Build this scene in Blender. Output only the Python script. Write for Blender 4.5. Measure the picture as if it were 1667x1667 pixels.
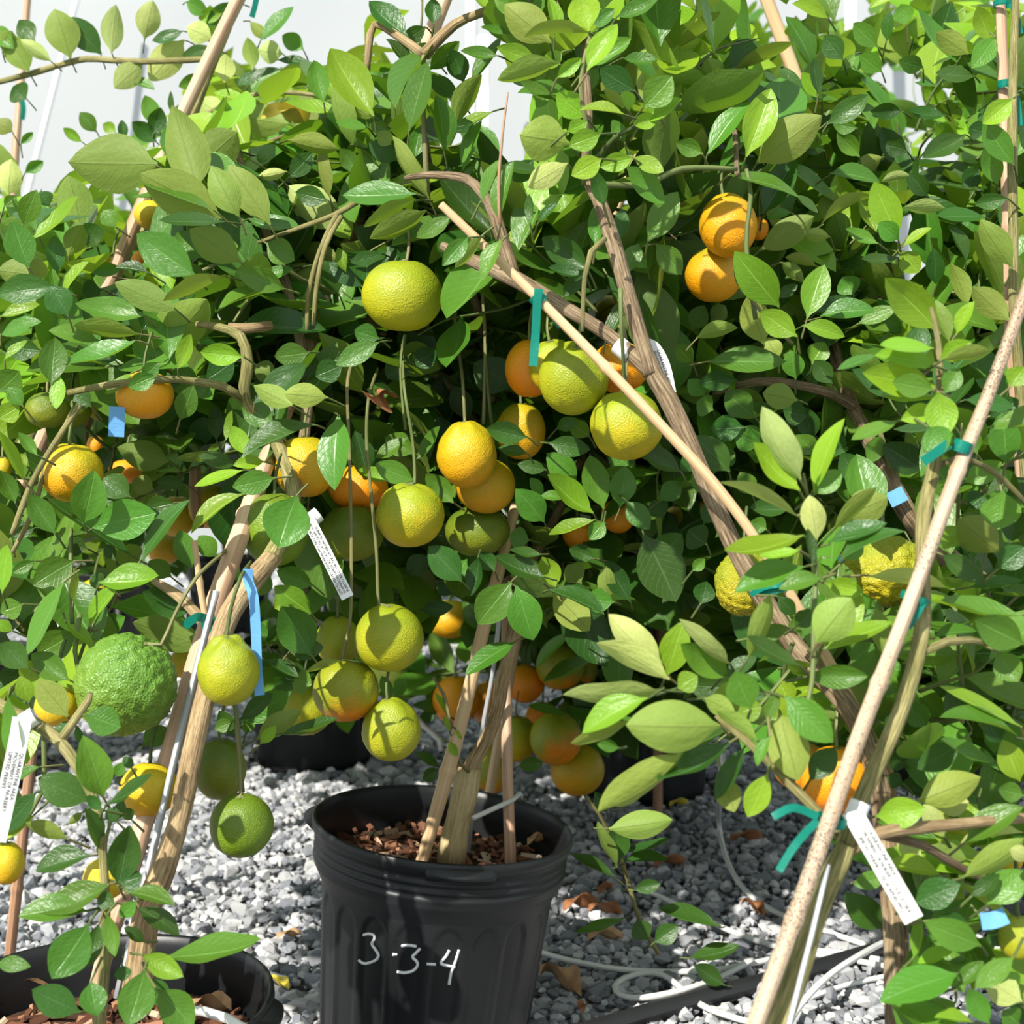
import bpy, bmesh, math, random
import numpy as np
from mathutils import Vector, Matrix, noise

for o in list(bpy.data.objects):
    bpy.data.objects.remove(o)
SC = bpy.context.scene
COL = SC.collection
RNG = random.Random(7)
NPR = np.random.default_rng(11)

# ------------------------------------------------------------------ camera
FPX = 2240.0
CAMZ = 0.74
PITCH = math.radians(4.0)
cam_d = bpy.data.cameras.new('camera')
cam_d.sensor_width = 36.0
cam_d.sensor_fit = 'HORIZONTAL'
cam_d.lens = FPX / 1667.0 * 36.0
cam_d.clip_start = 0.05
cam_d.dof.use_dof = True
cam_d.dof.focus_distance = 1.35
cam_d.dof.aperture_fstop = 10.0
cam = bpy.data.objects.new('camera', cam_d)
COL.objects.link(cam)
cam.location = (0, 0, CAMZ)
cam.rotation_euler = (math.radians(90) - PITCH, 0, 0)
SC.camera = cam
# ------------------------------------------------------------------ world, sun, exposure
world = bpy.data.worlds.new('world')
SC.world = world
world.use_nodes = True
bg = world.node_tree.nodes['Background']
bg.inputs[0].default_value = (0.86, 0.95, 1.0, 1)
bg.inputs[1].default_value = 0.95
sun_d = bpy.data.lights.new('sun', 'SUN')
sun_d.energy = 7.2
sun_d.angle = math.radians(0.7)
sun_d.color = (1.0, 0.955, 0.87)
sun = bpy.data.objects.new('sun', sun_d)
COL.objects.link(sun)
SUNV = Vector((-0.42, -0.62, 0.66)).normalized()      # towards the sun
sun.rotation_euler = SUNV.to_track_quat('Z', 'Y').to_euler()
sun.location = (-3, -3, 5)
vs = SC.view_settings
vs.view_transform = 'Standard'
vs.look = 'None'
vs.exposure = 0.13
vs.gamma = 1.0
vs.use_curve_mapping = False

# ------------------------------------------------------------------ helpers
CF = Vector((0, math.cos(PITCH), -math.sin(PITCH)))
CU = Vector((0, math.sin(PITCH), math.cos(PITCH)))
CR = Vector((1, 0, 0))
CC = Vector((0, 0, CAMZ))
def P(px, py, d):
    """world point seen at photo pixel (px,py), d metres in front of the camera"""
    return CC + d * (CF + CR * ((px - 833.5) / FPX) - CU * ((py - 833.5) / FPX))
def proj(v):
    w = v - CC
    d = w.dot(CF)
    if d < 0.05:
        return (-9999, -9999, d)
    return (833.5 + FPX * w.dot(CR) / d, 833.5 - FPX * w.dot(CU) / d, d)
def G(px, py, z=0.012):
    """point at height z above the ground under a photo pixel"""
    r = CF + CR * ((px - 833.5) / FPX) - CU * ((py - 833.5) / FPX)
    t = (z - CAMZ) / r.z
    return CC + r * t
def rp(px, d):
    return px * d / FPX

def tag(o, label=None, cat=None, group=None, kind=None):
    if label: o['label'] = label
    if cat: o['category'] = cat
    if group: o['group'] = group
    if kind: o['kind'] = kind
    return o
def empty(name, loc):
    o = bpy.data.objects.new(name, None)
    o.empty_display_size = 0.05
    COL.objects.link(o)
    o.location = loc
    return o
def link(name, me, parent=None, mat=None):
    o = bpy.data.objects.new(name, me)
    COL.objects.link(o)
    if mat is not None and len(me.materials) == 0:
        me.materials.append(mat)
    if parent is not None:
        o.parent = parent
        o.location = -parent.location if parent.rotation_euler.x == 0 and parent.rotation_euler.y == 0 and parent.rotation_euler.z == 0 else (0, 0, 0)
    return o

class MB:
    """collects shapes into one mesh (per-vertex uv)"""
    def __init__(s):
        s.v = []; s.f = []; s.uv = []
    def add(s, v, f, uv=None):
        k = len(s.v)
        s.v += [tuple(p) for p in v]
        s.f += [tuple(i + k for i in q) for q in f]
        s.uv += uv if uv is not None else [(0.5, 0.5)] * len(v)
    def mesh(s, name, smooth=True):
        me = bpy.data.meshes.new(name)
        me.from_pydata(s.v, [], s.f)
        uvl = me.uv_layers.new(name='UVMap')
        idx = np.empty(len(me.loops), dtype=np.int32)
        me.loops.foreach_get('vertex_index', idx)
        uva = np.array(s.uv, dtype=np.float32)[idx]
        uvl.data.foreach_set('uv', uva.ravel())
        if smooth:
            me.polygons.foreach_set('use_smooth', np.ones(len(me.polygons), dtype=bool))
        me.update()
        return me
    def tube(s, pts, radii, sides=8, step=None, bamboo=None, rough=0.0, cap=True, seed=0):
        """smooth tube through world points"""
        pts = [Vector(p) for p in pts]
        n = len(pts)
        if n > 2 or step:
            P_, R_ = [], []
            for i in range(n - 1):
                p0 = pts[max(i - 1, 0)]; p1 = pts[i]; p2 = pts[i + 1]; p3 = pts[min(i + 2, n - 1)]
                L = (p2 - p1).length
                m = max(1, int(L / step)) if step else 4
                for j in range(m):
                    t = j / m
                    t2, t3 = t * t, t * t * t
                    q = 0.5 * ((2 * p1) + (p2 - p0) * t + (2 * p0 - 5 * p1 + 4 * p2 - p3) * t2 + (3 * p1 - p0 - 3 * p2 + p3) * t3)
                    P_.append(q); R_.append(radii[i] * (1 - t) + radii[i + 1] * t)
            P_.append(pts[-1]); R_.append(radii[-1])
        else:
            P_, R_ = pts, list(radii)
        m = len(P_)
        S = [0.0]
        for i in range(1, m):
            S.append(S[-1] + (P_[i] - P_[i - 1]).length)
        ref = Vector((0.3, -1, 0.2)).normalized()
        v = []; uv = []
        for i in range(m):
            t = (P_[min(i + 1, m - 1)] - P_[max(i - 1, 0)])
            if t.length < 1e-9: t = Vector((0, 0, 1))
            t.normalize()
            a = ref - t * ref.dot(t)
            if a.length < 1e-4:
                a = Vector((1, 0, 0)) - t * t.x
            a.normalize(); ref = a
            b = t.cross(a)
            r = R_[i]
            if bamboo:
                ph = (S[i] + bamboo[1]) % bamboo[0]
                ph = min(ph, bamboo[0] - ph)
                r *= 1 + 0.20 * math.exp(-(ph / 0.0035) ** 2)
            if rough:
                r *= 1 + rough * noise.noise(Vector((S[i] * 30, seed * 7.1, 0.3)))
            for k in range(sides + 1):
                an = 2 * math.pi * k / sides
                rr = r
                if rough:
                    rr *= 1 + 0.6 * rough * noise.noise(Vector((math.cos(an) * 1.5 + seed, math.sin(an) * 1.5, S[i] * 18)))
                    if k == sides: rr = (Vector(v[-sides]) - P_[i]).length
                v.append(P_[i] + (a * math.cos(an) + b * math.sin(an)) * rr)
                uv.append((k / sides, S[i]))
        f = []
        w = sides + 1
        for i in range(m - 1):
            for k in range(sides):
                f.append((i * w + k, i * w + k + 1, (i + 1) * w + k + 1, (i + 1) * w + k))
        if cap:
            v.append(P_[0]); uv.append((0.5, 0)); c0 = len(v) - 1
            v.append(P_[-1]); uv.append((0.5, S[-1])); c1 = len(v) - 1
            for k in range(sides):
                f.append((k + 1, k, c0))
                f.append(((m - 1) * w + k, (m - 1) * w + k + 1, c1))
        s.add(v, f, uv)
        return P_
    def ribbon(s, pts, width, thick=0.0004, twist=None, sub=5, face=None):
        """flat strip with thickness through world points; faces the given direction"""
        pts = [Vector(p) for p in pts]
        n = len(pts); P_ = []; TW = []
        for i in range(n - 1):
            p0 = pts[max(i - 1, 0)]; p1 = pts[i]; p2 = pts[i + 1]; p3 = pts[min(i + 2, n - 1)]
            for j in range(sub):
                t = j / sub; t2 = t * t; t3 = t2 * t
                P_.append(0.5 * ((2 * p1) + (p2 - p0) * t + (2 * p0 - 5 * p1 + 4 * p2 - p3) * t2 + (3 * p1 - p0 - 3 * p2 + p3) * t3))
                TW.append((twist[i] * (1 - t) + twist[i + 1] * t) if twist else 0.0)
        P_.append(pts[-1]); TW.append(twist[-1] if twist else 0.0)
        m = len(P_); v = []; uv = []; f = []
        L = 0
        for i in range(m):
            t = (P_[min(i + 1, m - 1)] - P_[max(i - 1, 0)]).normalized()
            vd = (face if face is not None else (CC - P_[i])).normalized()
            sd = t.cross(vd)
            if sd.length < 1e-3: sd = t.cross(Vector((0, 0, 1)))
            sd.normalize()
            nn = sd.cross(t)
            c, q = math.cos(TW[i]), math.sin(TW[i])
            sd, nn = sd * c + nn * q, nn * c - sd * q
            if i: L += (P_[i] - P_[i - 1]).length
            for a, b in ((-1, -1), (1, -1), (1, 1), (-1, 1)):
                v.append(P_[i] + sd * (a * width / 2) + nn * (b * thick / 2)); uv.append((0.5 + a / 2, L))
        for i in range(m - 1):
            for k in range(4):
                k2 = (k + 1) % 4
                f.append((i * 4 + k, i * 4 + k2, i * 4 + 4 + k2, i * 4 + 4 + k))
        f.append((3, 2, 1, 0)); e = (m - 1) * 4
        f.append((e, e + 1, e + 2, e + 3))
        s.add(v, f, uv)

# ------------------------------------------------------------------ materials
def new_mat(name):
    m = bpy.data.materials.new(name)
    m.use_nodes = True
    nt = m.node_tree
    for n in list(nt.nodes): nt.nodes.remove(n)
    return m, nt
def N(nt, t, **kw):
    n = nt.nodes.new(t)
    for k, v in kw.items():
        if k.startswith('i_'):
            n.inputs[int(k[2:])].default_value = v
        else:
            setattr(n, k, v)
    return n
def L_(nt, a, b): nt.links.new(a, b)
def math_(nt, op, a, b=None, c=None, clamp=False):
    n = nt.nodes.new('ShaderNodeMath'); n.operation = op; n.use_clamp = clamp
    for i, x in enumerate((a, b, c)):
        if x is None: continue
        if isinstance(x, (int, float)): n.inputs[i].default_value = x
        else: nt.links.new(x, n.inputs[i])
    return n.outputs[0]
def mix_(nt, f, a, b, mode='MIX'):
    n = nt.nodes.new('ShaderNodeMix'); n.data_type = 'RGBA'; n.blend_type = mode
    for i, x in ((0, f), (6, a), (7, b)):
        if isinstance(x, (int, float)): n.inputs[i].default_value = x
        elif isinstance(x, tuple): n.inputs[i].default_value = (*x, 1) if len(x) == 3 else x
        else: nt.links.new(x, n.inputs[i])
    return n.outputs[2]
def ramp_(nt, fac, stops):
    n = nt.nodes.new('ShaderNodeValToRGB')
    el = n.color_ramp.elements
    while len(el) < len(stops): el.new(0.5)
    for e, (p, c) in zip(el, stops):
        e.position = p; e.color = (*c, 1)
    nt.links.new(fac, n.inputs[0])
    return n.outputs[0]
def finish(nt, bsdf, disp=None):
    o = nt.nodes.new('ShaderNodeOutputMaterial')
    nt.links.new(bsdf, o.inputs[0])
def principled(nt, color, rough=0.5, spec=0.5, bump=None, bstr=0.2, bdist=0.001):
    b = nt.nodes.new('ShaderNodeBsdfPrincipled')
    if isinstance(color, tuple): b.inputs['Base Color'].default_value = (*color, 1)
    else: nt.links.new(color, b.inputs['Base Color'])
    if isinstance(rough, (int, float)): b.inputs['Roughness'].default_value = rough
    else: nt.links.new(rough, b.inputs['Roughness'])
    b.inputs['Specular IOR Level'].default_value = spec
    if bump is not None:
        bn = nt.nodes.new('ShaderNodeBump')
        bn.inputs['Strength'].default_value = bstr
        bn.inputs['Distance'].default_value = bdist
        nt.links.new(bump, bn.inputs['Height'])
        nt.links.new(bn.outputs[0], b.inputs['Normal'])
    return b

def rand_(nt):
    oi = N(nt, 'ShaderNodeObjectInfo'); ge = N(nt, 'ShaderNodeNewGeometry')
    return math_(nt, 'FRACT', math_(nt, 'ADD', oi.outputs['Random'], ge.outputs['Random Per Island'])), ge

def leaf_mat(name, top, under, trans, rough=0.36, tr=0.33):
    m, nt = new_mat(name)
    rnd, ge = rand_(nt)
    uv = N(nt, 'ShaderNodeUVMap', uv_map='UVMap')
    sx = N(nt, 'ShaderNodeSeparateXYZ'); L_(nt, uv.outputs[0], sx.inputs[0])
    au = math_(nt, 'ABSOLUTE', math_(nt, 'SUBTRACT', sx.outputs[0], 0.5))
    mid = math_(nt, 'SUBTRACT', 1.0, math_(nt, 'DIVIDE', au, 0.035), clamp=True)
    ph = math_(nt, 'FRACT', math_(nt, 'SUBTRACT', math_(nt, 'MULTIPLY', sx.outputs[1], 10.0), math_(nt, 'MULTIPLY', au, 5.5)))
    side = math_(nt, 'SUBTRACT', 1.0, math_(nt, 'DIVIDE', math_(nt, 'ABSOLUTE', math_(nt, 'SUBTRACT', ph, 0.5)), 0.10), clamp=True)
    vein = math_(nt, 'MAXIMUM', mid, math_(nt, 'MULTIPLY', side, 0.30))
    tc = N(nt, 'ShaderNodeTexCoord')
    nz = N(nt, 'ShaderNodeTexNoise'); nz.inputs['Scale'].default_value = 3.0; nz.inputs['Detail'].default_value = 3
    L_(nt, uv.outputs[0], nz.inputs['Vector'])
    hs = N(nt, 'ShaderNodeHueSaturation')
    side_c = mix_(nt, ge.outputs['Backfacing'], top, under)
    L_(nt, side_c, hs.inputs['Color'])
    L_(nt, math_(nt, 'MULTIPLY_ADD', rnd, 0.035, 0.4825), hs.inputs['Hue'])
    r2 = math_(nt, 'FRACT', math_(nt, 'MULTIPLY', rnd, 7.31))
    L_(nt, math_(nt, 'MULTIPLY_ADD', r2, 0.55, 0.72), hs.inputs['Value'])
    hs.inputs['Saturation'].default_value = 1.0
    c = mix_(nt, math_(nt, 'MULTIPLY', nz.outputs[0], 0.35), hs.outputs[0], mix_(nt, 1.0, hs.outputs[0], (0.72, 0.8, 0.62), 'MULTIPLY'))
    vc = mix_(nt, ge.outputs['Backfacing'], tuple(min(1, x * 1.5 + 0.05) for x in top), tuple(x * 0.75 for x in under))
    c = mix_(nt, math_(nt, 'MULTIPLY', vein, 0.7), c, vc)
    rg = math_(nt, 'MULTIPLY_ADD', ge.outputs['Backfacing'], 0.25, rough)
    nz2 = N(nt, 'ShaderNodeTexNoise'); nz2.inputs['Scale'].default_value = 9.0
    L_(nt, uv.outputs[0], nz2.inputs['Vector'])
    hgt = math_(nt, 'ADD', math_(nt, 'MULTIPLY', vein, -0.5), math_(nt, 'MULTIPLY', nz2.outputs[0], 0.9))
    b = principled(nt, c, rg, 0.42, hgt, 0.45, 0.0016)
    t = N(nt, 'ShaderNodeBsdfTranslucent')
    tcn = mix_(nt, math_(nt, 'MULTIPLY', vein, 0.4), trans, tuple(x * 0.6 for x in trans))
    L_(nt, mix_(nt, 0.5, tcn, mix_(nt, 1.0, tcn, hs.outputs[0], 'MULTIPLY')), t.inputs[0])
    ms = N(nt, 'ShaderNodeMixShader'); ms.inputs[0].default_value = tr
    L_(nt, b.outputs[0], ms.inputs[1]); L_(nt, t.outputs[0], ms.inputs[2])
    finish(nt, ms.outputs[0])
    return m

M = {}
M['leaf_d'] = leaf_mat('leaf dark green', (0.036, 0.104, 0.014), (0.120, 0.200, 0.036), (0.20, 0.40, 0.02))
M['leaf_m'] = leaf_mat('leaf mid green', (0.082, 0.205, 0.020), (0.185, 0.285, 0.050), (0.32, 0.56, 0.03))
M['leaf_y'] = leaf_mat('leaf young green', (0.205, 0.370, 0.020), (0.320, 0.435, 0.066), (0.50, 0.72, 0.05), tr=0.38)
M['leaf_u'] = leaf_mat('leaf mature green with pale underside', (0.085, 0.190, 0.022), (0.235, 0.315, 0.056), (0.38, 0.54, 0.04))
M['leaf_p'] = leaf_mat('leaf young with cream green underside', (0.160, 0.310, 0.035), (0.490, 0.570, 0.180), (0.46, 0.60, 0.10), tr=0.28)

def fruit_mat(name, top, bottom, lo=0.2, hi=0.75, bump=0.35):
    m, nt = new_mat(name)
    tc = N(nt, 'ShaderNodeTexCoord')
    sx = N(nt, 'ShaderNodeSeparateXYZ'); L_(nt, tc.outputs['Generated'], sx.inputs[0])
    nz = N(nt, 'ShaderNodeTexNoise'); nz.inputs['Scale'].default_value = 2.2; nz.inputs['Detail'].default_value = 4
    L_(nt, tc.outputs['Generated'], nz.inputs['Vector'])
    oi = N(nt, 'ShaderNodeObjectInfo')
    side = math_(nt, 'MULTIPLY', math_(nt, 'SUBTRACT', sx.outputs[0], 0.5), math_(nt, 'MULTIPLY_ADD', oi.outputs['Random'], 0.7, -0.35))
    f = math_(nt, 'ADD', math_(nt, 'ADD', sx.outputs[2], side), math_(nt, 'MULTIPLY', math_(nt, 'SUBTRACT', nz.outputs[0], 0.5), 0.9))
    c = ramp_(nt, f, [(lo, bottom), (hi, top)])
    n3 = N(nt, 'ShaderNodeTexNoise'); n3.inputs['Scale'].default_value = 14; n3.inputs['Detail'].default_value = 5
    L_(nt, tc.outputs['Generated'], n3.inputs['Vector'])
    c = mix_(nt, math_(nt, 'MULTIPLY', n3.outputs[0], 0.5), c, mix_(nt, 1.0, c, (0.78, 0.82, 0.6), 'MULTIPLY'))
    vo = N(nt, 'ShaderNodeTexVoronoi'); vo.inputs['Scale'].default_value = 46
    L_(nt, tc.outputs['Generated'], vo.inputs['Vector'])
    c = mix_(nt, math_(nt, 'MULTIPLY', math_(nt, 'SUBTRACT', 0.35, vo.outputs[0], clamp=True), 0.6), c, mix_(nt, 1.0, c, (0.75, 0.85, 0.55), 'MULTIPLY'))
    h = math_(nt, 'ADD', vo.outputs[0], math_(nt, 'MULTIPLY', n3.outputs[0], 1.2))
    b = principled(nt, c, 0.40, 0.42, h, bump, 0.0016)
    finish(nt, b.outputs[0])
    return m
GRN = (0.115, 0.185, 0.012); YGR = (0.330, 0.390, 0.018); YEL = (0.700, 0.480, 0.012); ORG = (0.830, 0.270, 0.004); DGR = (0.075, 0.135, 0.010)
FM = {
    'green': fruit_mat('rind green', GRN, (0.17, 0.27, 0.014)),
    'dgreen': fruit_mat('rind deep green', (0.10, 0.16, 0.010), (0.22, 0.24, 0.012)),
    'yg': fruit_mat('rind yellow green', (0.250, 0.300, 0.013), (0.44, 0.41, 0.013)),
    'ygy': fruit_mat('rind green turning yellow', (0.28, 0.33, 0.015), (0.74, 0.48, 0.010), 0.05, 0.78),
    'yo': fruit_mat('rind yellow turning orange', (0.44, 0.36, 0.010), (0.74, 0.33, 0.006), 0.1, 0.85),
    'ygo': fruit_mat('rind yellow green with orange base', (0.26, 0.285, 0.012), (0.80, 0.25, 0.006), 0.0, 0.38),
    'yel': fruit_mat('rind yellow', (0.58, 0.44, 0.012), (0.70, 0.40, 0.010)),
    'org': fruit_mat('rind orange', (0.78, 0.33, 0.006), (0.88, 0.25, 0.004)),
    'orgg': fruit_mat('rind orange with green cap', (0.36, 0.32, 0.012), (0.80, 0.32, 0.005), 0.30, 0.98),
    'bgreen': fruit_mat('rind knobbly green', (0.105, 0.225, 0.026), (0.155, 0.255, 0.025), bump=0.6),
    'byel': fruit_mat('rind knobbly yellow green', (0.27, 0.30, 0.014), (0.47, 0.37, 0.012), bump=0.6),
}
def bark_mat(name, a, b_, c_, sv=34.0, bs=0.9):
    m, nt = new_mat(name)
    uv = N(nt, 'ShaderNodeUVMap', uv_map='UVMap')
    mp = N(nt, 'ShaderNodeMapping'); mp.inputs['Scale'].default_value = (24, sv, 1)
    L_(nt, uv.outputs[0], mp.inputs['Vector'])
    n1 = N(nt, 'ShaderNodeTexNoise'); n1.inputs['Scale'].default_value = 1.0; n1.inputs['Detail'].default_value = 6; n1.inputs['Roughness'].default_value = 0.65
    L_(nt, mp.outputs[0], n1.inputs['Vector'])
    tc = N(nt, 'ShaderNodeTexCoord')
    n2 = N(nt, 'ShaderNodeTexNoise'); n2.inputs['Scale'].default_value = 22; n2.inputs['Detail'].default_value = 4
    L_(nt, tc.outputs['Object'], n2.inputs['Vector'])
    f = math_(nt, 'ADD', math_(nt, 'MULTIPLY', n1.outputs[0], 0.75), math_(nt, 'MULTIPLY', n2.outputs[0], 0.3))
    c = ramp_(nt, f, [(0.40, a), (0.52, b_), (0.62, c_)])
    b = principled(nt, c, 0.75, 0.25, n1.outputs[0], bs, 0.003)
    finish(nt, b.outputs[0]); return m
M['bark'] = bark_mat('brown bark', (0.075, 0.048, 0.026), (0.22, 0.155, 0.09), (0.36, 0.275, 0.17))
M['bark_tan'] = bark_mat('tan bark', (0.16, 0.105, 0.05), (0.36, 0.25, 0.13), (0.50, 0.38, 0.21))
M['bark_pale'] = bark_mat('pale yellowish bark', (0.33, 0.25, 0.12), (0.46, 0.36, 0.18), (0.54, 0.44, 0.24), bs=0.35)
M['bark_green'] = bark_mat('green striped bark', (0.10, 0.105, 0.03), (0.26, 0.235, 0.085), (0.42, 0.37, 0.17))
def twig_mat():
    m, nt = new_mat('green twig')
    rnd, ge = rand_(nt)
    c = ramp_(nt, rnd, [(0.0, (0.055, 0.085, 0.022)), (0.6, (0.13, 0.165, 0.05)), (1.0, (0.20, 0.17, 0.08))])
    b = principled(nt, c, 0.55, 0.3); finish(nt, b.outputs[0]); return m
M['twig'] = twig_mat()
def bamboo_mat(name, a, b_, c_, speck=0.0):
    m, nt = new_mat(name)
    uv = N(nt, 'ShaderNodeUVMap', uv_map='UVMap')
    mp = N(nt, 'ShaderNodeMapping'); mp.inputs['Scale'].default_value = (7, 5.0, 1)
    L_(nt, uv.outputs[0], mp.inputs['Vector'])
    n1 = N(nt, 'ShaderNodeTexNoise'); n1.inputs['Scale'].default_value = 1.0; n1.inputs['Detail'].default_value = 5
    L_(nt, mp.outputs[0], n1.inputs['Vector'])
    c = ramp_(nt, n1.outputs[0], [(0.30, a), (0.5, b_), (0.7, c_)])
    tc = N(nt, 'ShaderNodeTexCoord')
    if speck:
        n2 = N(nt, 'ShaderNodeTexNoise'); n2.inputs['Scale'].default_value = 800; n2.inputs['Detail'].default_value = 2
        L_(nt, tc.outputs['Object'], n2.inputs['Vector'])
        n3 = N(nt, 'ShaderNodeTexNoise'); n3.inputs['Scale'].default_value = 14
        L_(nt, tc.outputs['Object'], n3.inputs['Vector'])
        sp = math_(nt, 'MULTIPLY', math_(nt, 'GREATER_THAN', math_(nt, 'ADD', n2.outputs[0], math_(nt, 'MULTIPLY', n3.outputs[0], 0.55)), 0.885), speck)
        c = mix_(nt, sp, c, (0.06, 0.04, 0.03))
    b = principled(nt, c, 0.5, 0.35, n1.outputs[0], 0.15, 0.001); finish(nt, b.outputs[0]); return m
M['bamboo'] = bamboo_mat('pale bamboo', (0.42, 0.26, 0.13), (0.54, 0.37, 0.20), (0.62, 0.46, 0.29))
M['bamboo_pink'] = bamboo_mat('pinkish bamboo', (0.34, 0.19, 0.115), (0.53, 0.34, 0.22), (0.64, 0.47, 0.34))
M['bamboo_old'] = bamboo_mat('weathered speckled bamboo', (0.27, 0.18, 0.11), (0.43, 0.32, 0.215), (0.55, 0.44, 0.32), 0.9)
M['bamboo_brown'] = bamboo_mat('reddish brown bamboo', (0.20, 0.10, 0.055), (0.36, 0.20, 0.115), (0.48, 0.31, 0.20))
def simple(name, col, rough=0.5, spec=0.5, var=0.15, scale=40, metal=0.0, bstr=0.0):
    m, nt = new_mat(name)
    tc = N(nt, 'ShaderNodeTexCoord')
    nz = N(nt, 'ShaderNodeTexNoise'); nz.inputs['Scale'].default_value = scale; nz.inputs['Detail'].default_value = 4
    L_(nt, tc.outputs['Object'], nz.inputs['Vector'])
    c = mix_(nt, nz.outputs[0], tuple(x * (1 - var) for x in col), tuple(min(1, x * (1 + var)) for x in col))
    b = principled(nt, c, rough, spec, nz.outputs[0] if bstr else None, bstr, 0.002)
    b.inputs['Metallic'].default_value = metal
    finish(nt, b.outputs[0]); return m
M['wire'] = simple('grey metal rod', (0.45, 0.47, 0.49), 0.4, 0.5, 0.12, 60, 0.3)
M['tube'] = simple('white poly tube', (0.66, 0.66, 0.63), 0.4, 0.5, 0.08, 30)
M['pipe'] = simple('black poly pipe', (0.016, 0.017, 0.018), 0.5, 0.4, 0.3, 30)
M['ink'] = simple('black ink', (0.02, 0.02, 0.022), 0.7, 0.2)
M['paint'] = simple('white marker', (0.78, 0.79, 0.80), 0.5, 0.3, 0.06)
M['paper'] = simple('white tag', (0.80, 0.80, 0.78), 0.5, 0.3, 0.03)
M['calyx'] = simple('calyx', (0.16, 0.19, 0.06), 0.7, 0.2, 0.3, 200)
def tape_mat(name, col, trans):
    m, nt = new_mat(name)
    tc = N(nt, 'ShaderNodeTexCoord')
    nz = N(nt, 'ShaderNodeTexNoise'); nz.inputs['Scale'].default_value = 160
    L_(nt, tc.outputs['Object'], nz.inputs['Vector'])
    b = principled(nt, col, 0.3, 0.5, nz.outputs[0], 0.3, 0.001)
    t = N(nt, 'ShaderNodeBsdfTranslucent'); t.inputs[0].default_value = (*trans, 1)
    ms = N(nt, 'ShaderNodeMixShader'); ms.inputs[0].default_value = 0.4
    L_(nt, b.outputs[0], ms.inputs[1]); L_(nt, t.outputs[0], ms.inputs[2])
    finish(nt, ms.outputs[0]); return m
M['tape'] = tape_mat('green tie tape', (0.003, 0.25, 0.18), (0.01, 0.42, 0.30))
M['blue'] = tape_mat('blue tape', (0.20, 0.50, 0.85), (0.25, 0.6, 0.95))
M['brown_leaf'] = simple('dry brown leaf', (0.30, 0.13, 0.055), 0.7, 0.2, 0.45, 60, bstr=0.4)
M['tan_leaf'] = simple('dry tan leaf', (0.47, 0.29, 0.15), 0.7, 0.2, 0.4, 60, bstr=0.4)
M['yellow_leaf'] = simple('yellowing leaf', (0.62, 0.50, 0.06), 0.6, 0.3, 0.3, 60)
def pot_mat():
    m, nt = new_mat('black pot plastic')
    tc = N(nt, 'ShaderNodeTexCoord')
    nz = N(nt, 'ShaderNodeTexNoise'); nz.inputs['Scale'].default_value = 9; nz.inputs['Detail'].default_value = 6
    L_(nt, tc.outputs['Object'], nz.inputs['Vector'])
    c = ramp_(nt, nz.outputs[0], [(0.35, (0.006, 0.007, 0.008)), (0.6, (0.010, 0.0115, 0.013)), (0.8, (0.026, 0.028, 0.032))])
    rg = math_(nt, 'MULTIPLY_ADD', nz.outputs[0], 0.25, 0.32)
    n2 = N(nt, 'ShaderNodeTexNoise'); n2.inputs['Scale'].default_value = 120
    L_(nt, tc.outputs['Object'], n2.inputs['Vector'])
    b = principled(nt, c, rg, 0.45, n2.outputs[0], 0.08, 0.001); finish(nt, b.outputs[0]); return m
M['pot'] = pot_mat()
M['soil'] = simple('dark potting soil', (0.060, 0.034, 0.022), 0.9, 0.1, 0.6, 90, bstr=0.8)
def chip_mat():
    m, nt = new_mat('bark chips')
    rnd, ge = rand_(nt)
    c = ramp_(nt, rnd, [(0.0, (0.05, 0.024, 0.014)), (0.45, (0.17, 0.068, 0.036)), (0.8, (0.30, 0.15, 0.085)), (1.0, (0.52, 0.40, 0.28))])
    b = principled(nt, c, 0.8, 0.2); finish(nt, b.outputs[0]); return m
M['chip'] = chip_mat()
def stone_mat():
    m, nt = new_mat('grey limestone gravel')
    rnd, ge = rand_(nt)
    tc = N(nt, 'ShaderNodeTexCoord')
    nz = N(nt, 'ShaderNodeTexNoise'); nz.inputs['Scale'].default_value = 130; nz.inputs['Detail'].default_value = 5
    L_(nt, tc.outputs['Object'], nz.inputs['Vector'])
    c = ramp_(nt, rnd, [(0.0, (0.19, 0.20, 0.22)), (0.35, (0.33, 0.34, 0.36)), (0.75, (0.50, 0.50, 0.50)), (1.0, (0.68, 0.67, 0.65))])
    c = mix_(nt, math_(nt, 'MULTIPLY', nz.outputs[0], 0.8), c, mix_(nt, 1.0, c, (0.62, 0.63, 0.66), 'MULTIPLY'))
    b = principled(nt, c, 0.85, 0.2, nz.outputs[0], 0.5, 0.002); finish(nt, b.outputs[0]); return m
M['stone'] = stone_mat()
def ground_mat():
    m, nt = new_mat('gravel bed')
    tc = N(nt, 'ShaderNodeTexCoord')
    vo = N(nt, 'ShaderNodeTexVoronoi'); vo.inputs['Scale'].default_value = 60
    L_(nt, tc.outputs['Object'], vo.inputs['Vector'])
    c = ramp_(nt, vo.outputs['Distance'], [(0.0, (0.42, 0.42, 0.42)), (0.5, (0.28, 0.28, 0.29)), (0.8, (0.07, 0.07, 0.075))])
    b = principled(nt, c, 0.9, 0.1, vo.outputs['Distance'], 1.0, 0.01)
    finish(nt, b.outputs[0]); return m
M['ground'] = ground_mat()
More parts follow.
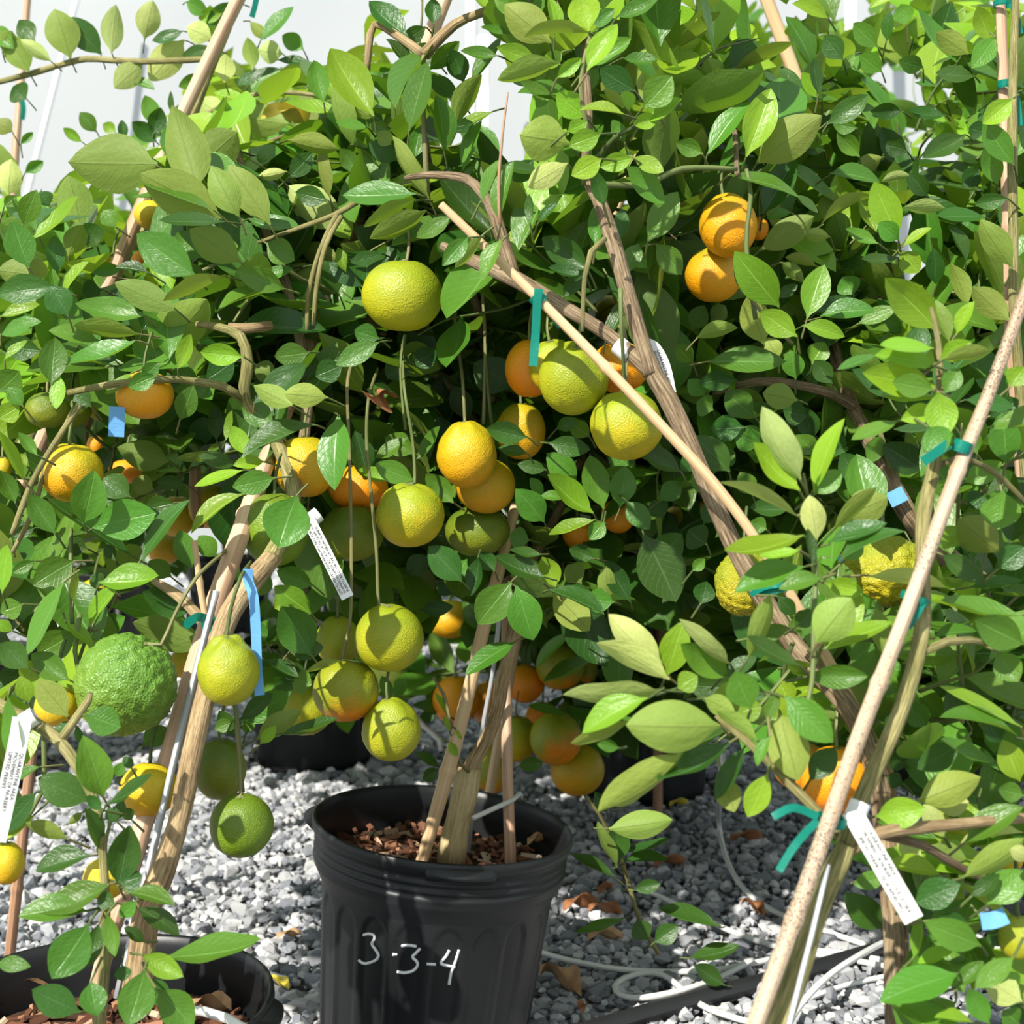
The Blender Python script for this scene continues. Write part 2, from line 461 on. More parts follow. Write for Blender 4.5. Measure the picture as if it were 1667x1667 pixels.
def sheet_mat():
    m, nt = new_mat('white greenhouse film')
    tc = N(nt, 'ShaderNodeTexCoord')
    nz = N(nt, 'ShaderNodeTexNoise'); nz.inputs['Scale'].default_value = 0.9; nz.inputs['Detail'].default_value = 4
    L_(nt, tc.outputs['Object'], nz.inputs['Vector'])
    c = mix_(nt, nz.outputs[0], (0.41, 0.425, 0.43), (0.475, 0.485, 0.485))
    b = principled(nt, c, 0.45, 0.3)
    t = N(nt, 'ShaderNodeBsdfTranslucent'); t.inputs[0].default_value = (0.6, 0.63, 0.64, 1)
    ms = N(nt, 'ShaderNodeMixShader'); ms.inputs[0].default_value = 0.3
    L_(nt, b.outputs[0], ms.inputs[1]); L_(nt, t.outputs[0], ms.inputs[2])
    finish(nt, ms.outputs[0]); return m
M['sheet'] = sheet_mat()
M['white_pipe'] = simple('white painted pipe', (0.82, 0.83, 0.82), 0.4, 0.4, 0.04)

# ------------------------------------------------------------------ setting: ground, gravel, greenhouse film
def thing_mesh(name, mb, mat, label, cat, group=None, smooth=True, base=None):
    """one-mesh thing, origin at its base"""
    me = mb.mesh(name, smooth)
    co = np.array(mb.v)
    c = Vector(((co[:, 0].min() + co[:, 0].max()) / 2, (co[:, 1].min() + co[:, 1].max()) / 2, co[:, 2].min())) if base is None else Vector(base)
    me.transform(Matrix.Translation(-c))
    me.materials.append(mat)
    o = bpy.data.objects.new(name, me)
    COL.objects.link(o)
    o.location = c
    return tag(o, label, cat, group)

POTS = []      # (x, y, radius) of every pot on the ground
POT_C = (P(722, 1338, 1.60), 0.150, 0.270, math.radians(5.8))
POT_L = (P(150, 1630, 1.16), 0.150, 0.262, math.radians(-1.0))
POT_R = (P(1120, 1925, 0.80), 0.140, 0.262, 0.0)
def ground_pot(px, d):
    x = P(px, 900, d).x
    y = d * CF.y
    return (Vector((x, y + 0.02, 0.262)), 0.15, 0.262, 0.0)
BACKP = [  # px, depth, label
    (505, 2.92, 'black nursery pot on gravel behind the hanging green fruit left of the numbered pot'),
    (1052, 2.68, 'black nursery pot in shade on gravel right behind the numbered pot'),
    (-60, 2.75, 'black nursery pot at the far left behind the knobbly green fruit'),
    (1560, 2.75, 'black nursery pot deep in shade behind the speckled bamboo stake'),
    (592, 4.25, 'distant black nursery pot seen above the hanging green fruit'),
    (170, 4.30, 'distant black nursery pot at left beyond the white tubing'),
    (900, 4.40, 'distant black nursery pot behind the middle stakes'),
    (1130, 4.30, 'distant black nursery pot under the right-hand pale branch tip'),
    (1420, 4.40, 'distant black nursery pot at right behind the leaning trunks'),
    (370, 4.60, 'distant black nursery pot behind the blue ribbon'),
]
for c, r, h, t in [POT_C, POT_L, POT_R] + [ground_pot(a, b) for a, b, _ in BACKP]:
    POTS.append((c.x - math.sin(t) * h * 0.8, c.y, r * 0.93))

ground = None
def build_ground():
    global ground
    mb = MB()
    nx, ny = 60, 60
    v = []; f = []
    for j in range(ny + 1):
        for i in range(nx + 1):
            x = -9 + 18 * i / nx; y = -2 + 12 * j / ny
            v.append((x, y, -0.008 + 0.008 * noise.noise(Vector((x * 1.7, y * 1.7, 0)))))
    for j in range(ny):
        for i in range(nx):
            a = j * (nx + 1) + i
            f.append((a, a + 1, a + nx + 2, a + nx + 1))
    mb.add(v, f)
    me = mb.mesh('gravel_ground')
    me.materials.append(M['ground'])
    ground = bpy.data.objects.new('gravel_ground', me)
    COL.objects.link(ground)
    tag(ground, 'loose grey limestone gravel covering the greenhouse floor', kind='structure')
    # angular stones
    temps = []
    rr = random.Random(3)
    for k in range(10):
        bm = bmesh.new()
        sx, sy, sz = 1, rr.uniform(0.6, 0.95), rr.uniform(0.42, 0.75)
        for _ in range(15):
            d = Vector((rr.gauss(0, 1), rr.gauss(0, 1), rr.gauss(0, 1))).normalized()
            bm.verts.new((d.x * sx, d.y * sy, d.z * sz))
        res = bmesh.ops.convex_hull(bm, input=bm.verts)
        bmesh.ops.delete(bm, geom=[g for g in bm.verts if not g.link_faces], context='VERTS')
        bm.normal_update()
        bm.verts.index_update()
        V = np.array([q.co[:] for q in bm.verts]); Fc = np.array([[q.index for q in fc.verts] for fc in bm.faces])
        temps.append((V, Fc)); bm.free()
    items = []   # x,y,z,size,rz,tilt,temp
    for y0, y1, sp in ((1.0, 2.7, 0.0138), (2.7, 4.0, 0.0195), (4.0, 6.6, 0.040)):
        y = y0
        while y < y1:
            hw = 0.42 * y + 0.18
            x = -hw
            while x < hw:
                px_, py_ = x + rr.uniform(-.5, .5) * sp, y + rr.uniform(-.5, .5) * sp
                x += sp
                if any((px_ - a) ** 2 + (py_ - b) ** 2 < (r + 0.004) ** 2 for a, b, r in POTS):
                    continue
                s = sp * 0.62 * math.exp(rr.gauss(0.10, 0.36))
                s = min(s, sp * 1.4)
                items.append((px_, py_, rr.uniform(-0.002, 0.006) + s * 0.15, s, rr.uniform(0, 6.28), rr.gauss(0, 0.45), rr.randrange(10)))
            y += sp
    # the 300 stones that show largest (near, inside the frame, in the open gravel) are pieces of their own
    def score(it):
        a, b, d = proj(Vector(it[:3]))
        if not (5 < a < 1662 and 1240 < b < 1662): return 0
        open_ = (430 < a < 515) or (880 < a < 1430) or (180 < a < 515 and b < 1520)
        return it[3] / d * (1.0 if open_ else 0.2)
    order = sorted(range(len(items)), key=lambda i: -score(items[i]))
    single = set(order[:300])
    tm = []
    for V, Fc in temps:
        me = bpy.data.meshes.new('stone'); me.from_pydata(V.tolist(), [], Fc.tolist()); me.materials.append(M['stone']); tm.append(me)
    VV = []; FF = []; k = 0
    for i, (x, y, z, s, rz, ti, t) in enumerate(items):
        if i in single:
            o = bpy.data.objects.new('stone', tm[t]); COL.objects.link(o)
            o.parent = ground; o.location = (x, y, z); o.scale = (s, s, s); o.rotation_euler = (ti, ti * 0.7, rz)
        else:
            V, Fc = temps[t]
            R = np.array((Matrix.Rotation(rz, 3, 'Z') @ Matrix.Rotation(ti, 3, 'X')))
            VV.append((V * s) @ R.T + (x, y, z)); FF.append(Fc + k); k += len(V)
    VV = np.concatenate(VV); FF = np.concatenate(FF)
    me = bpy.data.meshes.new('gravel'); me.from_pydata(VV.tolist(), [], FF.tolist()); me.materials.append(M['stone'])
    g = bpy.data.objects.new('gravel', me); COL.objects.link(g); g.parent = ground
    tag(g, kind='stuff')
build_ground()

def build_wall():
    mb = MB()
    nx, nz = 120, 40
    v = []; f = []
    for j in range(nz + 1):
        for i in range(nx + 1):
            x = -9 + 18 * i / nx; z = -0.05 + 4.2 * j / nz
            v.append((x, 7.4 + 0.03 * noise.noise(Vector((x * 1.1, z * 0.5, 2))) + 0.012 * noise.noise(Vector((x * 5, z * 1.2, 5))), z))
    for j in range(nz):
        for i in range(nx):
            a = j * (nx + 1) + i
            f.append((a, a + 1, a + nx + 2, a + nx + 1))
    mb.add(v, f)
    me = mb.mesh('wall_back'); me.materials.append(M['sheet'])
    o = bpy.data.objects.new('wall_back', me); COL.objects.link(o)
    tag(o, 'white translucent greenhouse film stretched behind the trees', kind='structure')
    # white posts and a slanted brace in front of the film
    for i, (pts, r) in enumerate((([(768, -700, 6.6), (768, 830, 6.6)], 9), ([(787, 60, 6.9), (783, 832, 6.9)], 10), ([(140, -60, 6.9), (20, 420, 6.9), (-60, 800, 6.9)], 5), ([(1385, -300, 6.6), (1385, 830, 6.6)], 9))):
        b = MB(); b.tube([P(*p) for p in pts], [rp(r, 6.7)] * len(pts), 10)
        q = link('trim_%d' % (i + 1), b.mesh('trim'), None, M['white_pipe'])
        tag(q, 'white painted greenhouse pipe standing against the film', kind='structure')
build_wall()

# ------------------------------------------------------------------ pots
def pot_radius(R, H, z, th, npan=20):
    """outer radius of the pot wall at height z, angle th"""
    u = z / H
    zt = H - z                       # distance below the rim
    r = R * (0.80 + 0.135 * u)
    if zt < 0.058:
        r = R * 0.972 - 0.0015 * math.sin(zt * 2 * math.pi / 0.009) * (1 if 0.016 < zt < 0.045 else 0)
        if zt > 0.050: r -= (zt - 0.050) * 0.5
    else:
        a = (th * npan / (2 * math.pi)) % 1.0 - 0.5
        half = 0.40
        top = 0.075 + 0.030 * (1 - math.sqrt(max(0, 1 - min(1, (a / half) ** 2))))
        e = min(1, max(0, (half - abs(a)) / 0.05)) * min(1, max(0, (zt - top) / 0.004)) * min(1, max(0, (z - 0.012) / 0.004))
        r -= 0.0026 * e
    return r
def build_pot(name, spec, label, text=False, hi=True):
    c, R, H, tilt = spec
    base = c - Vector((math.sin(tilt), 0, math.cos(tilt))) * H
    root = empty(name, base)
    root.rotation_euler = (0, tilt, 0)
    tag(root, label, 'pot', 'black nursery pots')
    nt_ = 320 if hi else 100
    zs = sorted(set([0, 0.004, 0.010, 0.012, 0.0165] + [H * i / 26 for i in range(1, 20)] + [H - d for d in ([0.072 + 0.0025 * k for k in range(15)] + [0.058, 0.054, 0.050] + [0.045 - 0.00225 * k for k in range(14)])])) if hi else [0, 0.012, H * .3, H * .6, H - .105, H - .09, H - .075, H - 0.058, H - 0.05, H - 0.016]
    zs = [z for z in zs if z <= H - 0.0145]
    v = []; f = []
    prof = []
    for z in zs: prof.append((z, None))
    # rolled rim, then the inside wall
    prof += [(H - 0.0135, R * 1.0), (H - 0.007, R * 1.012), (H - 0.001, R * 1.008), (H + 0.001, R * 0.995), (H - 0.001, R * 0.978), (H - 0.008, R * 0.962), (H - 0.02, R * 0.953)]
    for k in range(6): prof.append((H - 0.026 - k * 0.006, R * (0.951 - (0.006 if k % 2 else 0))))
    prof += [(H - 0.058, R * 0.945), (H - 0.066, R * 0.872), (0.006, R * 0.765)]
    for z, r in prof:
        for k in range(nt_):
            th = 2 * math.pi * k / nt_
            q = r if r is not None else pot_radius(R, H, z, th)
            v.append((q * math.cos(th), q * math.sin(th), z))
    m = len(prof)
    for j in range(m - 1):
        for k in range(nt_):
            k2 = (k + 1) % nt_
            f.append((j * nt_ + k, j * nt_ + k2, (j + 1) * nt_ + k2, (j + 1) * nt_ + k))
    f.append(tuple(reversed(range(nt_))))
    f.append(tuple((m - 1) * nt_ + k for k in range(nt_)))
    mb = MB(); mb.add(v, f)
    me = mb.mesh('body'); me.materials.append(M['pot'])
    o = bpy.data.objects.new('body', me); COL.objects.link(o); o.parent = root
    # grip tabs on the rim
    for a0 in ((-1.38, 3.02) if text else (-0.15, 2.5)):
        b = MB(); v = []; f = []
        nn = 16
        for i in range(nn + 1):
            s = i / nn * 2 - 1
            a = a0 + s * 0.26
            w = 0.013 * max(0.0, 1 - s * s) ** 0.5 + 0.001
            for rr_, zz in ((R * 0.99, -0.002), (R * 1.0 + w, -0.009), (R * 1.0 + w * 0.95, -0.013), (R * 0.985, -0.020)):
                v.append((rr_ * math.cos(a), rr_ * math.sin(a), H + zz))
        for i in range(nn):
            for k in range(3):
                f.append((i * 4 + k, i * 4 + k + 1, i * 4 + 5 + k, i * 4 + 4 + k))
        b.add(v, f)
        me = b.mesh('grip_tab'); me.materials.append(M['pot'])
        o = bpy.data.objects.new('grip_tab', me); COL.objects.link(o); o.parent = root
    # soil and bark chips
    b = MB(); v = [(0, 0, H - 0.050)]; f = []
    n1, n2 = 8, 40
    for i in range(1, n1 + 1):
        for k in range(n2):
            th = 2 * math.pi * k / n2; r = R * 0.935 * i / n1
            x, y = r * math.cos(th), r * math.sin(th)
            v.append((x, y, H - 0.053 + 0.006 * noise.noise(Vector((x * 25, y * 25, R * 9 + c.x))) ))
    for k in range(n2): f.append((0, 1 + k, 1 + (k + 1) % n2))
    for i in range(n1 - 1):
        for k in range(n2):
            k2 = (k + 1) % n2
            f.append((1 + i * n2 + k, 1 + (i + 1) * n2 + k, 1 + (i + 1) * n2 + k2, 1 + i * n2 + k2))
    b.add(v, f)
    me = b.mesh('soil'); me.materials.append(M['soil'])
    so = o = bpy.data.objects.new('soil', me); COL.objects.link(o); o.parent = root
    b = MB(); rr_ = random.Random(int(c.x * 1000) + 5)
    for _ in range(420 if hi else 50):
        r = R * 0.9 * math.sqrt(rr_.random()); th = rr_.uniform(0, 6.28)
        l, w, t = rr_.uniform(0.004, 0.013), rr_.uniform(0.002, 0.005), rr_.uniform(0.001, 0.002)
        mt = Matrix.Translation((r * math.cos(th), r * math.sin(th), H - 0.049 + rr_.uniform(-.004, .005))) @ Matrix.Rotation(rr_.uniform(0, 6.28), 4, 'Z') @ Matrix.Rotation(rr_.gauss(0, 0.5), 4, 'X') @ Matrix.Rotation(rr_.gauss(0, 0.35), 4, 'Y')
        q = [mt @ Vector((x * l, y * w * rr_.uniform(.6, 1), z * t)) for z in (-1, 1) for y in (-1, 1) for x in (-1, 1)]
        b.add(q, [(0, 2, 3, 1), (4, 5, 7, 6), (0, 1, 5, 4), (2, 6, 7, 3), (0, 4, 6, 2), (1, 3, 7, 5)])
    me = b.mesh('bark_chips', False); me.materials.append(M['chip'])
    o = bpy.data.objects.new('bark_chips', me); COL.objects.link(o); o.parent = so
    tag(o, kind='stuff')
    if text:
        inv = (Matrix.Translation(base) @ Matrix.Rotation(tilt, 4, 'Y')).inverted()
        def hit(cx, cy):
            px, py = 560 + cx * 0.13197, 1480 + cy * 0.13197
            d0, d1 = 1.30, 1.62
            for _ in range(40):
                dm = (d0 + d1) / 2
                q = inv @ P(px, py, dm)
                rad = math.hypot(q.x, q.y)
                if rad > pot_radius(R, H, q.z, math.atan2(q.y, q.x) % (2 * math.pi)): d0 = dm
                else: d1 = dm
            return inv @ P(px, py, d0 - 0.0006)
        strokes = {
            'digit_three': [[(240, 320), (300, 305), (365, 320), (375, 365), (345, 430), (390, 500), (425, 570), (390, 630), (280, 670), (220, 660), (180, 625)]],
            'dash': [[(595, 560), (655, 560)]],
            'digit_three ': [[(710, 455), (800, 445), (895, 460)], [(940, 485), (880, 550), (845, 590), (900, 650), (905, 700), (850, 760), (750, 785), (655, 775)]],
            'dash ': [[(1020, 675), (1130, 680)]],
            'digit_four': [[(1300, 505), (1260, 580), (1195, 660), (1240, 690), (1370, 715)], [(1420, 500), (1370, 660), (1320, 790), (1295, 930)]],
        }
        for nm, st in strokes.items():
            b = MB()
            for s in st:
                q = [hit(*p) for p in s]
                if len(q) == 2: q = [q[0], q[0].lerp(q[1], 0.5), q[1]]
                b.tube(q, [0.0017] * len(q), 6, step=0.0015)
            me = b.mesh(nm.strip()); me.materials.append(M['paint'])
            o = bpy.data.objects.new(nm.strip(), me); COL.objects.link(o); o.parent = root
            o['label'] = 'white handwritten marker stroke'
    return root
build_pot('plant_pot', POT_C, 'black ribbed nursery pot with white 3-3-4 handwritten on its side', True)
build_pot('plant_pot', POT_L, 'wide black nursery pot at the lower left corner with bark mulch')
build_pot('plant_pot', POT_R, 'black nursery pot holding the speckled stake at lower right')
for a, b_, lb in BACKP:
    build_pot('plant_pot', ground_pot(a, b_), lb, hi=False)

# ------------------------------------------------------------------ citrus trees: where the leaves on the outside of the crowns sit
# each entry: leaf base x,y, leaf tip x,y, width (all in 3x-zoom pixels of a 560 px tile of the photo), kind [, depth]
# kinds: d dark top side, m mid green top side, y young bright, u underside showing, p pale underside showing
HERO = []
def hero(tree, depth, ox, oy, rows):
    for r in rows:
        k = 0.33593
        HERO.append((tree, ox + r[0] * k, oy + r[1] * k, ox + r[2] * k, oy + r[3] * k, r[4] * k, r[5], r[6] if len(r) > 6 else depth))
# --- top left tile
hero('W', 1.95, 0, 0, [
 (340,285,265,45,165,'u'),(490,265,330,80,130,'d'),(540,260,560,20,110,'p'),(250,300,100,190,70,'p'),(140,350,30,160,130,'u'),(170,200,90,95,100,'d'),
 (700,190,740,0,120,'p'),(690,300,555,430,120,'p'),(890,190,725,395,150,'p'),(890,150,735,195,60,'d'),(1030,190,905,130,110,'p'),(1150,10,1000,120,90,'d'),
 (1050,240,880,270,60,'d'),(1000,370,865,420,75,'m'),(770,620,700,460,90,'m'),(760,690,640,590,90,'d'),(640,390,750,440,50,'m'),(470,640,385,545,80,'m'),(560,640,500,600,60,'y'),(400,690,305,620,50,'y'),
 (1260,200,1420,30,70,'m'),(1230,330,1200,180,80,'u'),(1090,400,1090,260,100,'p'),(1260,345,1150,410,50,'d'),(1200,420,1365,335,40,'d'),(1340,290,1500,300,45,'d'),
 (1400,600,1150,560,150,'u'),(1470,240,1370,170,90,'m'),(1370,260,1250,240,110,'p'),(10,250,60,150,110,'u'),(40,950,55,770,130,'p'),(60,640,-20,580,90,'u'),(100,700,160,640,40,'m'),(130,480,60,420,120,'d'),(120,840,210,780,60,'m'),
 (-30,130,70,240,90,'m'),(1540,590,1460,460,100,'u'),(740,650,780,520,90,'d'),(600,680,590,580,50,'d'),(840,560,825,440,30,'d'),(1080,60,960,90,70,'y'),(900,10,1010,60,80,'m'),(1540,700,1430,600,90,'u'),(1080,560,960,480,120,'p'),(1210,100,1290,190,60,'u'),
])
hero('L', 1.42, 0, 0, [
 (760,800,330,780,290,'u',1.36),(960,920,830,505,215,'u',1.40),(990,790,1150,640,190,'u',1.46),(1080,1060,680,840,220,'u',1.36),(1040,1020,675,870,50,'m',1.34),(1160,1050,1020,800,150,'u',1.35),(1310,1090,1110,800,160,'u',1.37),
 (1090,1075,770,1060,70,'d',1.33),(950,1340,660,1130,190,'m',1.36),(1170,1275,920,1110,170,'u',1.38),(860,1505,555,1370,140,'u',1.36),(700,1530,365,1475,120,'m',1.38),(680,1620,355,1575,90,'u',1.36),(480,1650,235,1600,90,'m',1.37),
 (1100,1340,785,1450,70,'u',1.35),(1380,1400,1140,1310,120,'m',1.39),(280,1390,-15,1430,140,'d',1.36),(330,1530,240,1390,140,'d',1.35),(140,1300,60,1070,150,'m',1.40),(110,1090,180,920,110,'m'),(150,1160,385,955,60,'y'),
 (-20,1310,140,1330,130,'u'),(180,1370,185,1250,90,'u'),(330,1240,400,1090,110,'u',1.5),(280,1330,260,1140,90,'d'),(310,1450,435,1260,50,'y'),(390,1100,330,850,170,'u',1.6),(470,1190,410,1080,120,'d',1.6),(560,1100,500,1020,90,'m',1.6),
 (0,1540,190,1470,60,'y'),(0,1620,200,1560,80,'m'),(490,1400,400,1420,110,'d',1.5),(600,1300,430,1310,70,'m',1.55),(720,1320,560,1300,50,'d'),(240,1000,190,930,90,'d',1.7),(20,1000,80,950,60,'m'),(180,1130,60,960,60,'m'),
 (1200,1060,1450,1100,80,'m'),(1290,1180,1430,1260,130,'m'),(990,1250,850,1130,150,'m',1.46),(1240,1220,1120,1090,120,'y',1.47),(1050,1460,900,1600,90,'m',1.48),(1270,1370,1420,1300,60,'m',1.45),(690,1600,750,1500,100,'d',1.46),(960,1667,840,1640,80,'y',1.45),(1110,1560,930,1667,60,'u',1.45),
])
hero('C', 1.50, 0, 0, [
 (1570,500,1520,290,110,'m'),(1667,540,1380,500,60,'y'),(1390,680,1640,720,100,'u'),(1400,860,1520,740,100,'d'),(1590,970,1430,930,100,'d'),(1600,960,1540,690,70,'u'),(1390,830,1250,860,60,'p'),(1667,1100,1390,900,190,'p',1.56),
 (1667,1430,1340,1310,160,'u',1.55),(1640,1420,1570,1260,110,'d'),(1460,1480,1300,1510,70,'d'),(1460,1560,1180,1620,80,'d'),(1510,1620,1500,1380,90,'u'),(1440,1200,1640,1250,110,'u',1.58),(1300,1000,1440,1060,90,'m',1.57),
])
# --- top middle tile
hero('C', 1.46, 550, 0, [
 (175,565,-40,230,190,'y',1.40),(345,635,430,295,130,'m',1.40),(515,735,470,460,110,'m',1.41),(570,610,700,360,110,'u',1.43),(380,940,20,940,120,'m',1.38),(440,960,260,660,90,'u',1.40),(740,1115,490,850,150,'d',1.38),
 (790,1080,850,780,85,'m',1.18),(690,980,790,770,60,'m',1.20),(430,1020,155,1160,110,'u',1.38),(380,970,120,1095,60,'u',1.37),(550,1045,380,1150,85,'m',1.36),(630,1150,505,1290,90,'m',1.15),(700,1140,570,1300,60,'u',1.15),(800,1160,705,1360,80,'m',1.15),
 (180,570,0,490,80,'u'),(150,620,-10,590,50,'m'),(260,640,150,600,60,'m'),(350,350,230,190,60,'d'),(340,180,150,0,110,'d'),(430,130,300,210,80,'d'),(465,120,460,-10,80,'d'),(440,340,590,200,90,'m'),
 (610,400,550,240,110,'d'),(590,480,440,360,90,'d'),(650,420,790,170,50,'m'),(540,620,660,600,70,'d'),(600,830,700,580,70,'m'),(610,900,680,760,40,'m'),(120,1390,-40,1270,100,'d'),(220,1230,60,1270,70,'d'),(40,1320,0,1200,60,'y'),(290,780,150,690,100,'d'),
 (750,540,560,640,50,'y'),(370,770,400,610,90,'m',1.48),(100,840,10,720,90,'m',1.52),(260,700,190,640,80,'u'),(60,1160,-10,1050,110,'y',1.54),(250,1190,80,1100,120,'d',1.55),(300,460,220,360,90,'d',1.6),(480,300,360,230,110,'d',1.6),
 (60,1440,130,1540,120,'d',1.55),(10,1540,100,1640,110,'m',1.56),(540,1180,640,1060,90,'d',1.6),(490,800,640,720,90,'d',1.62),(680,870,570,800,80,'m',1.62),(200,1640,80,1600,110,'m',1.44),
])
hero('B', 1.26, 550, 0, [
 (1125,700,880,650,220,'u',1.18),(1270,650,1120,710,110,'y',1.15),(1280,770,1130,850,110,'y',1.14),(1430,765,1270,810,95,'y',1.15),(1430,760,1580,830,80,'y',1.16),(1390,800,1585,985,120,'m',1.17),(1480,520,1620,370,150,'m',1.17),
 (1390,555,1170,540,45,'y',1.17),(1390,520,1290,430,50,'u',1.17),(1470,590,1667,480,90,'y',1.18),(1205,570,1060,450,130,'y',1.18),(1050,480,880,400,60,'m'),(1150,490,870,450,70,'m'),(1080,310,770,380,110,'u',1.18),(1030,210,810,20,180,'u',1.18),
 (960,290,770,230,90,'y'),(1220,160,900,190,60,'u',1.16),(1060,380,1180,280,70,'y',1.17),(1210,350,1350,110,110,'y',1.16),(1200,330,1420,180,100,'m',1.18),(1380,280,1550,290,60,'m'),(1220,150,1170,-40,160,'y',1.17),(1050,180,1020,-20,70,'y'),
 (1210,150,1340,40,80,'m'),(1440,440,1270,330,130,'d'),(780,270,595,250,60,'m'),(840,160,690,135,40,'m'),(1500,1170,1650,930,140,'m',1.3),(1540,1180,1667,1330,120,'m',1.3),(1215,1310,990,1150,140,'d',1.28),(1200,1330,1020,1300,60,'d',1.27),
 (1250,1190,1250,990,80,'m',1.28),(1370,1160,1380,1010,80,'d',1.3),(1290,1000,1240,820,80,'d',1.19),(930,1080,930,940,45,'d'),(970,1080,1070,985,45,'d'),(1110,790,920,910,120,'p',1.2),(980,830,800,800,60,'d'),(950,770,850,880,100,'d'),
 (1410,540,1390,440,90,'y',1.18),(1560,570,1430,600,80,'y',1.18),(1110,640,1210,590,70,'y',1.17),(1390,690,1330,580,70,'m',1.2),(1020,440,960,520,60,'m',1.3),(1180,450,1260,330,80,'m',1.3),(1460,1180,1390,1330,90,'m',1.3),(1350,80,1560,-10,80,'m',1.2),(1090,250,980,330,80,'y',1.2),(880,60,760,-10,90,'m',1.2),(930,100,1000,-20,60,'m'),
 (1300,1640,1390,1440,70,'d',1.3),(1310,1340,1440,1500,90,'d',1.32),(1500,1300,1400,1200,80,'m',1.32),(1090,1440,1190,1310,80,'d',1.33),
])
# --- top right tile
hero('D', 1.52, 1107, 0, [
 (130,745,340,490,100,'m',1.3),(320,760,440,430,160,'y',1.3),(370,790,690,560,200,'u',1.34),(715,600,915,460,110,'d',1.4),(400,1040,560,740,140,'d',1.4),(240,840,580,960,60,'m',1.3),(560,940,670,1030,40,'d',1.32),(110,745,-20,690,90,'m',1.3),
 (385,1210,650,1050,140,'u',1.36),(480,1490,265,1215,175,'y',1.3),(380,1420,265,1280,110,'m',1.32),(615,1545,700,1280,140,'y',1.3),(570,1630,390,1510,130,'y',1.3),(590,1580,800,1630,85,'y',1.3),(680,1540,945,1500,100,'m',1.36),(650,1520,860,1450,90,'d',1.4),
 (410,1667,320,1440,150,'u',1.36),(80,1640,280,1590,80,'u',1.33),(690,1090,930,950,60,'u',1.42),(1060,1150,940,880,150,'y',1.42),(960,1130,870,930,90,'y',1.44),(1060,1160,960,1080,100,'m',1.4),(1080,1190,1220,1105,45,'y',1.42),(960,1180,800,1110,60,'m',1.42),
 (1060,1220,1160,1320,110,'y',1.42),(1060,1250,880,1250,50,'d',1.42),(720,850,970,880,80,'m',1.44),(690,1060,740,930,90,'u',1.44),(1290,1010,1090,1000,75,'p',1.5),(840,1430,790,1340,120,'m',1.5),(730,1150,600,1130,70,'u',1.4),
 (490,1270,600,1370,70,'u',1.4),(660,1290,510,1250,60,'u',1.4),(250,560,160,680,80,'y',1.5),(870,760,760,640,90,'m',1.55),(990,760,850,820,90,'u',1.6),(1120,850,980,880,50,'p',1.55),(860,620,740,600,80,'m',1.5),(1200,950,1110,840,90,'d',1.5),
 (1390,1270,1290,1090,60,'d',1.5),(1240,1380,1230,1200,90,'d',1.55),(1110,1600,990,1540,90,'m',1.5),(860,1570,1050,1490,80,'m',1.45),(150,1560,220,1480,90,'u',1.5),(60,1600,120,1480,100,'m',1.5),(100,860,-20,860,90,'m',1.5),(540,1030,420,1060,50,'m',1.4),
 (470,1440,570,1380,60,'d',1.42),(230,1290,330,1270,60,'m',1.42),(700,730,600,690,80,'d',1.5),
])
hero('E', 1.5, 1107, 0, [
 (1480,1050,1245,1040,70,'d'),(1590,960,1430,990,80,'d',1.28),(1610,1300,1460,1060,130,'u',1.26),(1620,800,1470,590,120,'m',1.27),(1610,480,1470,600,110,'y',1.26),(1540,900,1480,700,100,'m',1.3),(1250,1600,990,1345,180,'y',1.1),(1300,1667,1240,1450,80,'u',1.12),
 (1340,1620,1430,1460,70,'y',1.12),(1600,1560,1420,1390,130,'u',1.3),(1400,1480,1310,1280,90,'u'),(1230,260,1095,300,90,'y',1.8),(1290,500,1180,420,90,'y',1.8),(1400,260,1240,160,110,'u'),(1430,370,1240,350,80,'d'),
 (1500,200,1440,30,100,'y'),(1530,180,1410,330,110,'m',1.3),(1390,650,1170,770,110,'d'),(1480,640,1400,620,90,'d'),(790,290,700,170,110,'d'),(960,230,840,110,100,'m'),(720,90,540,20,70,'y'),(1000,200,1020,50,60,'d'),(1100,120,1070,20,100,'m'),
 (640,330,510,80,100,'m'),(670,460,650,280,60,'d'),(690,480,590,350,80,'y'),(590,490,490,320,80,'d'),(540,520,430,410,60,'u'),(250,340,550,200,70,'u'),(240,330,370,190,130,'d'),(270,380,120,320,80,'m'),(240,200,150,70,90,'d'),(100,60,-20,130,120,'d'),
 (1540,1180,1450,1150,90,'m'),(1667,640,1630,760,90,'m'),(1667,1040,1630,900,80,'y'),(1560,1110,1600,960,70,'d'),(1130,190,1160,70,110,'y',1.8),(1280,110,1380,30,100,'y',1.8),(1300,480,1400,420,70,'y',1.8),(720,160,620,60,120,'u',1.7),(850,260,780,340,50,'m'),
 (980,350,870,260,100,'m',1.7),(1180,330,1060,290,90,'d',1.6),(1080,540,920,540,80,'d',1.6),(1290,560,1110,530,60,'d',1.6),(1210,160,1300,220,80,'y',1.8),(1100,730,990,700,100,'d',1.6),(1450,830,1370,900,100,'d',1.6),(1000,1020,900,960,50,'d',1.6),
])
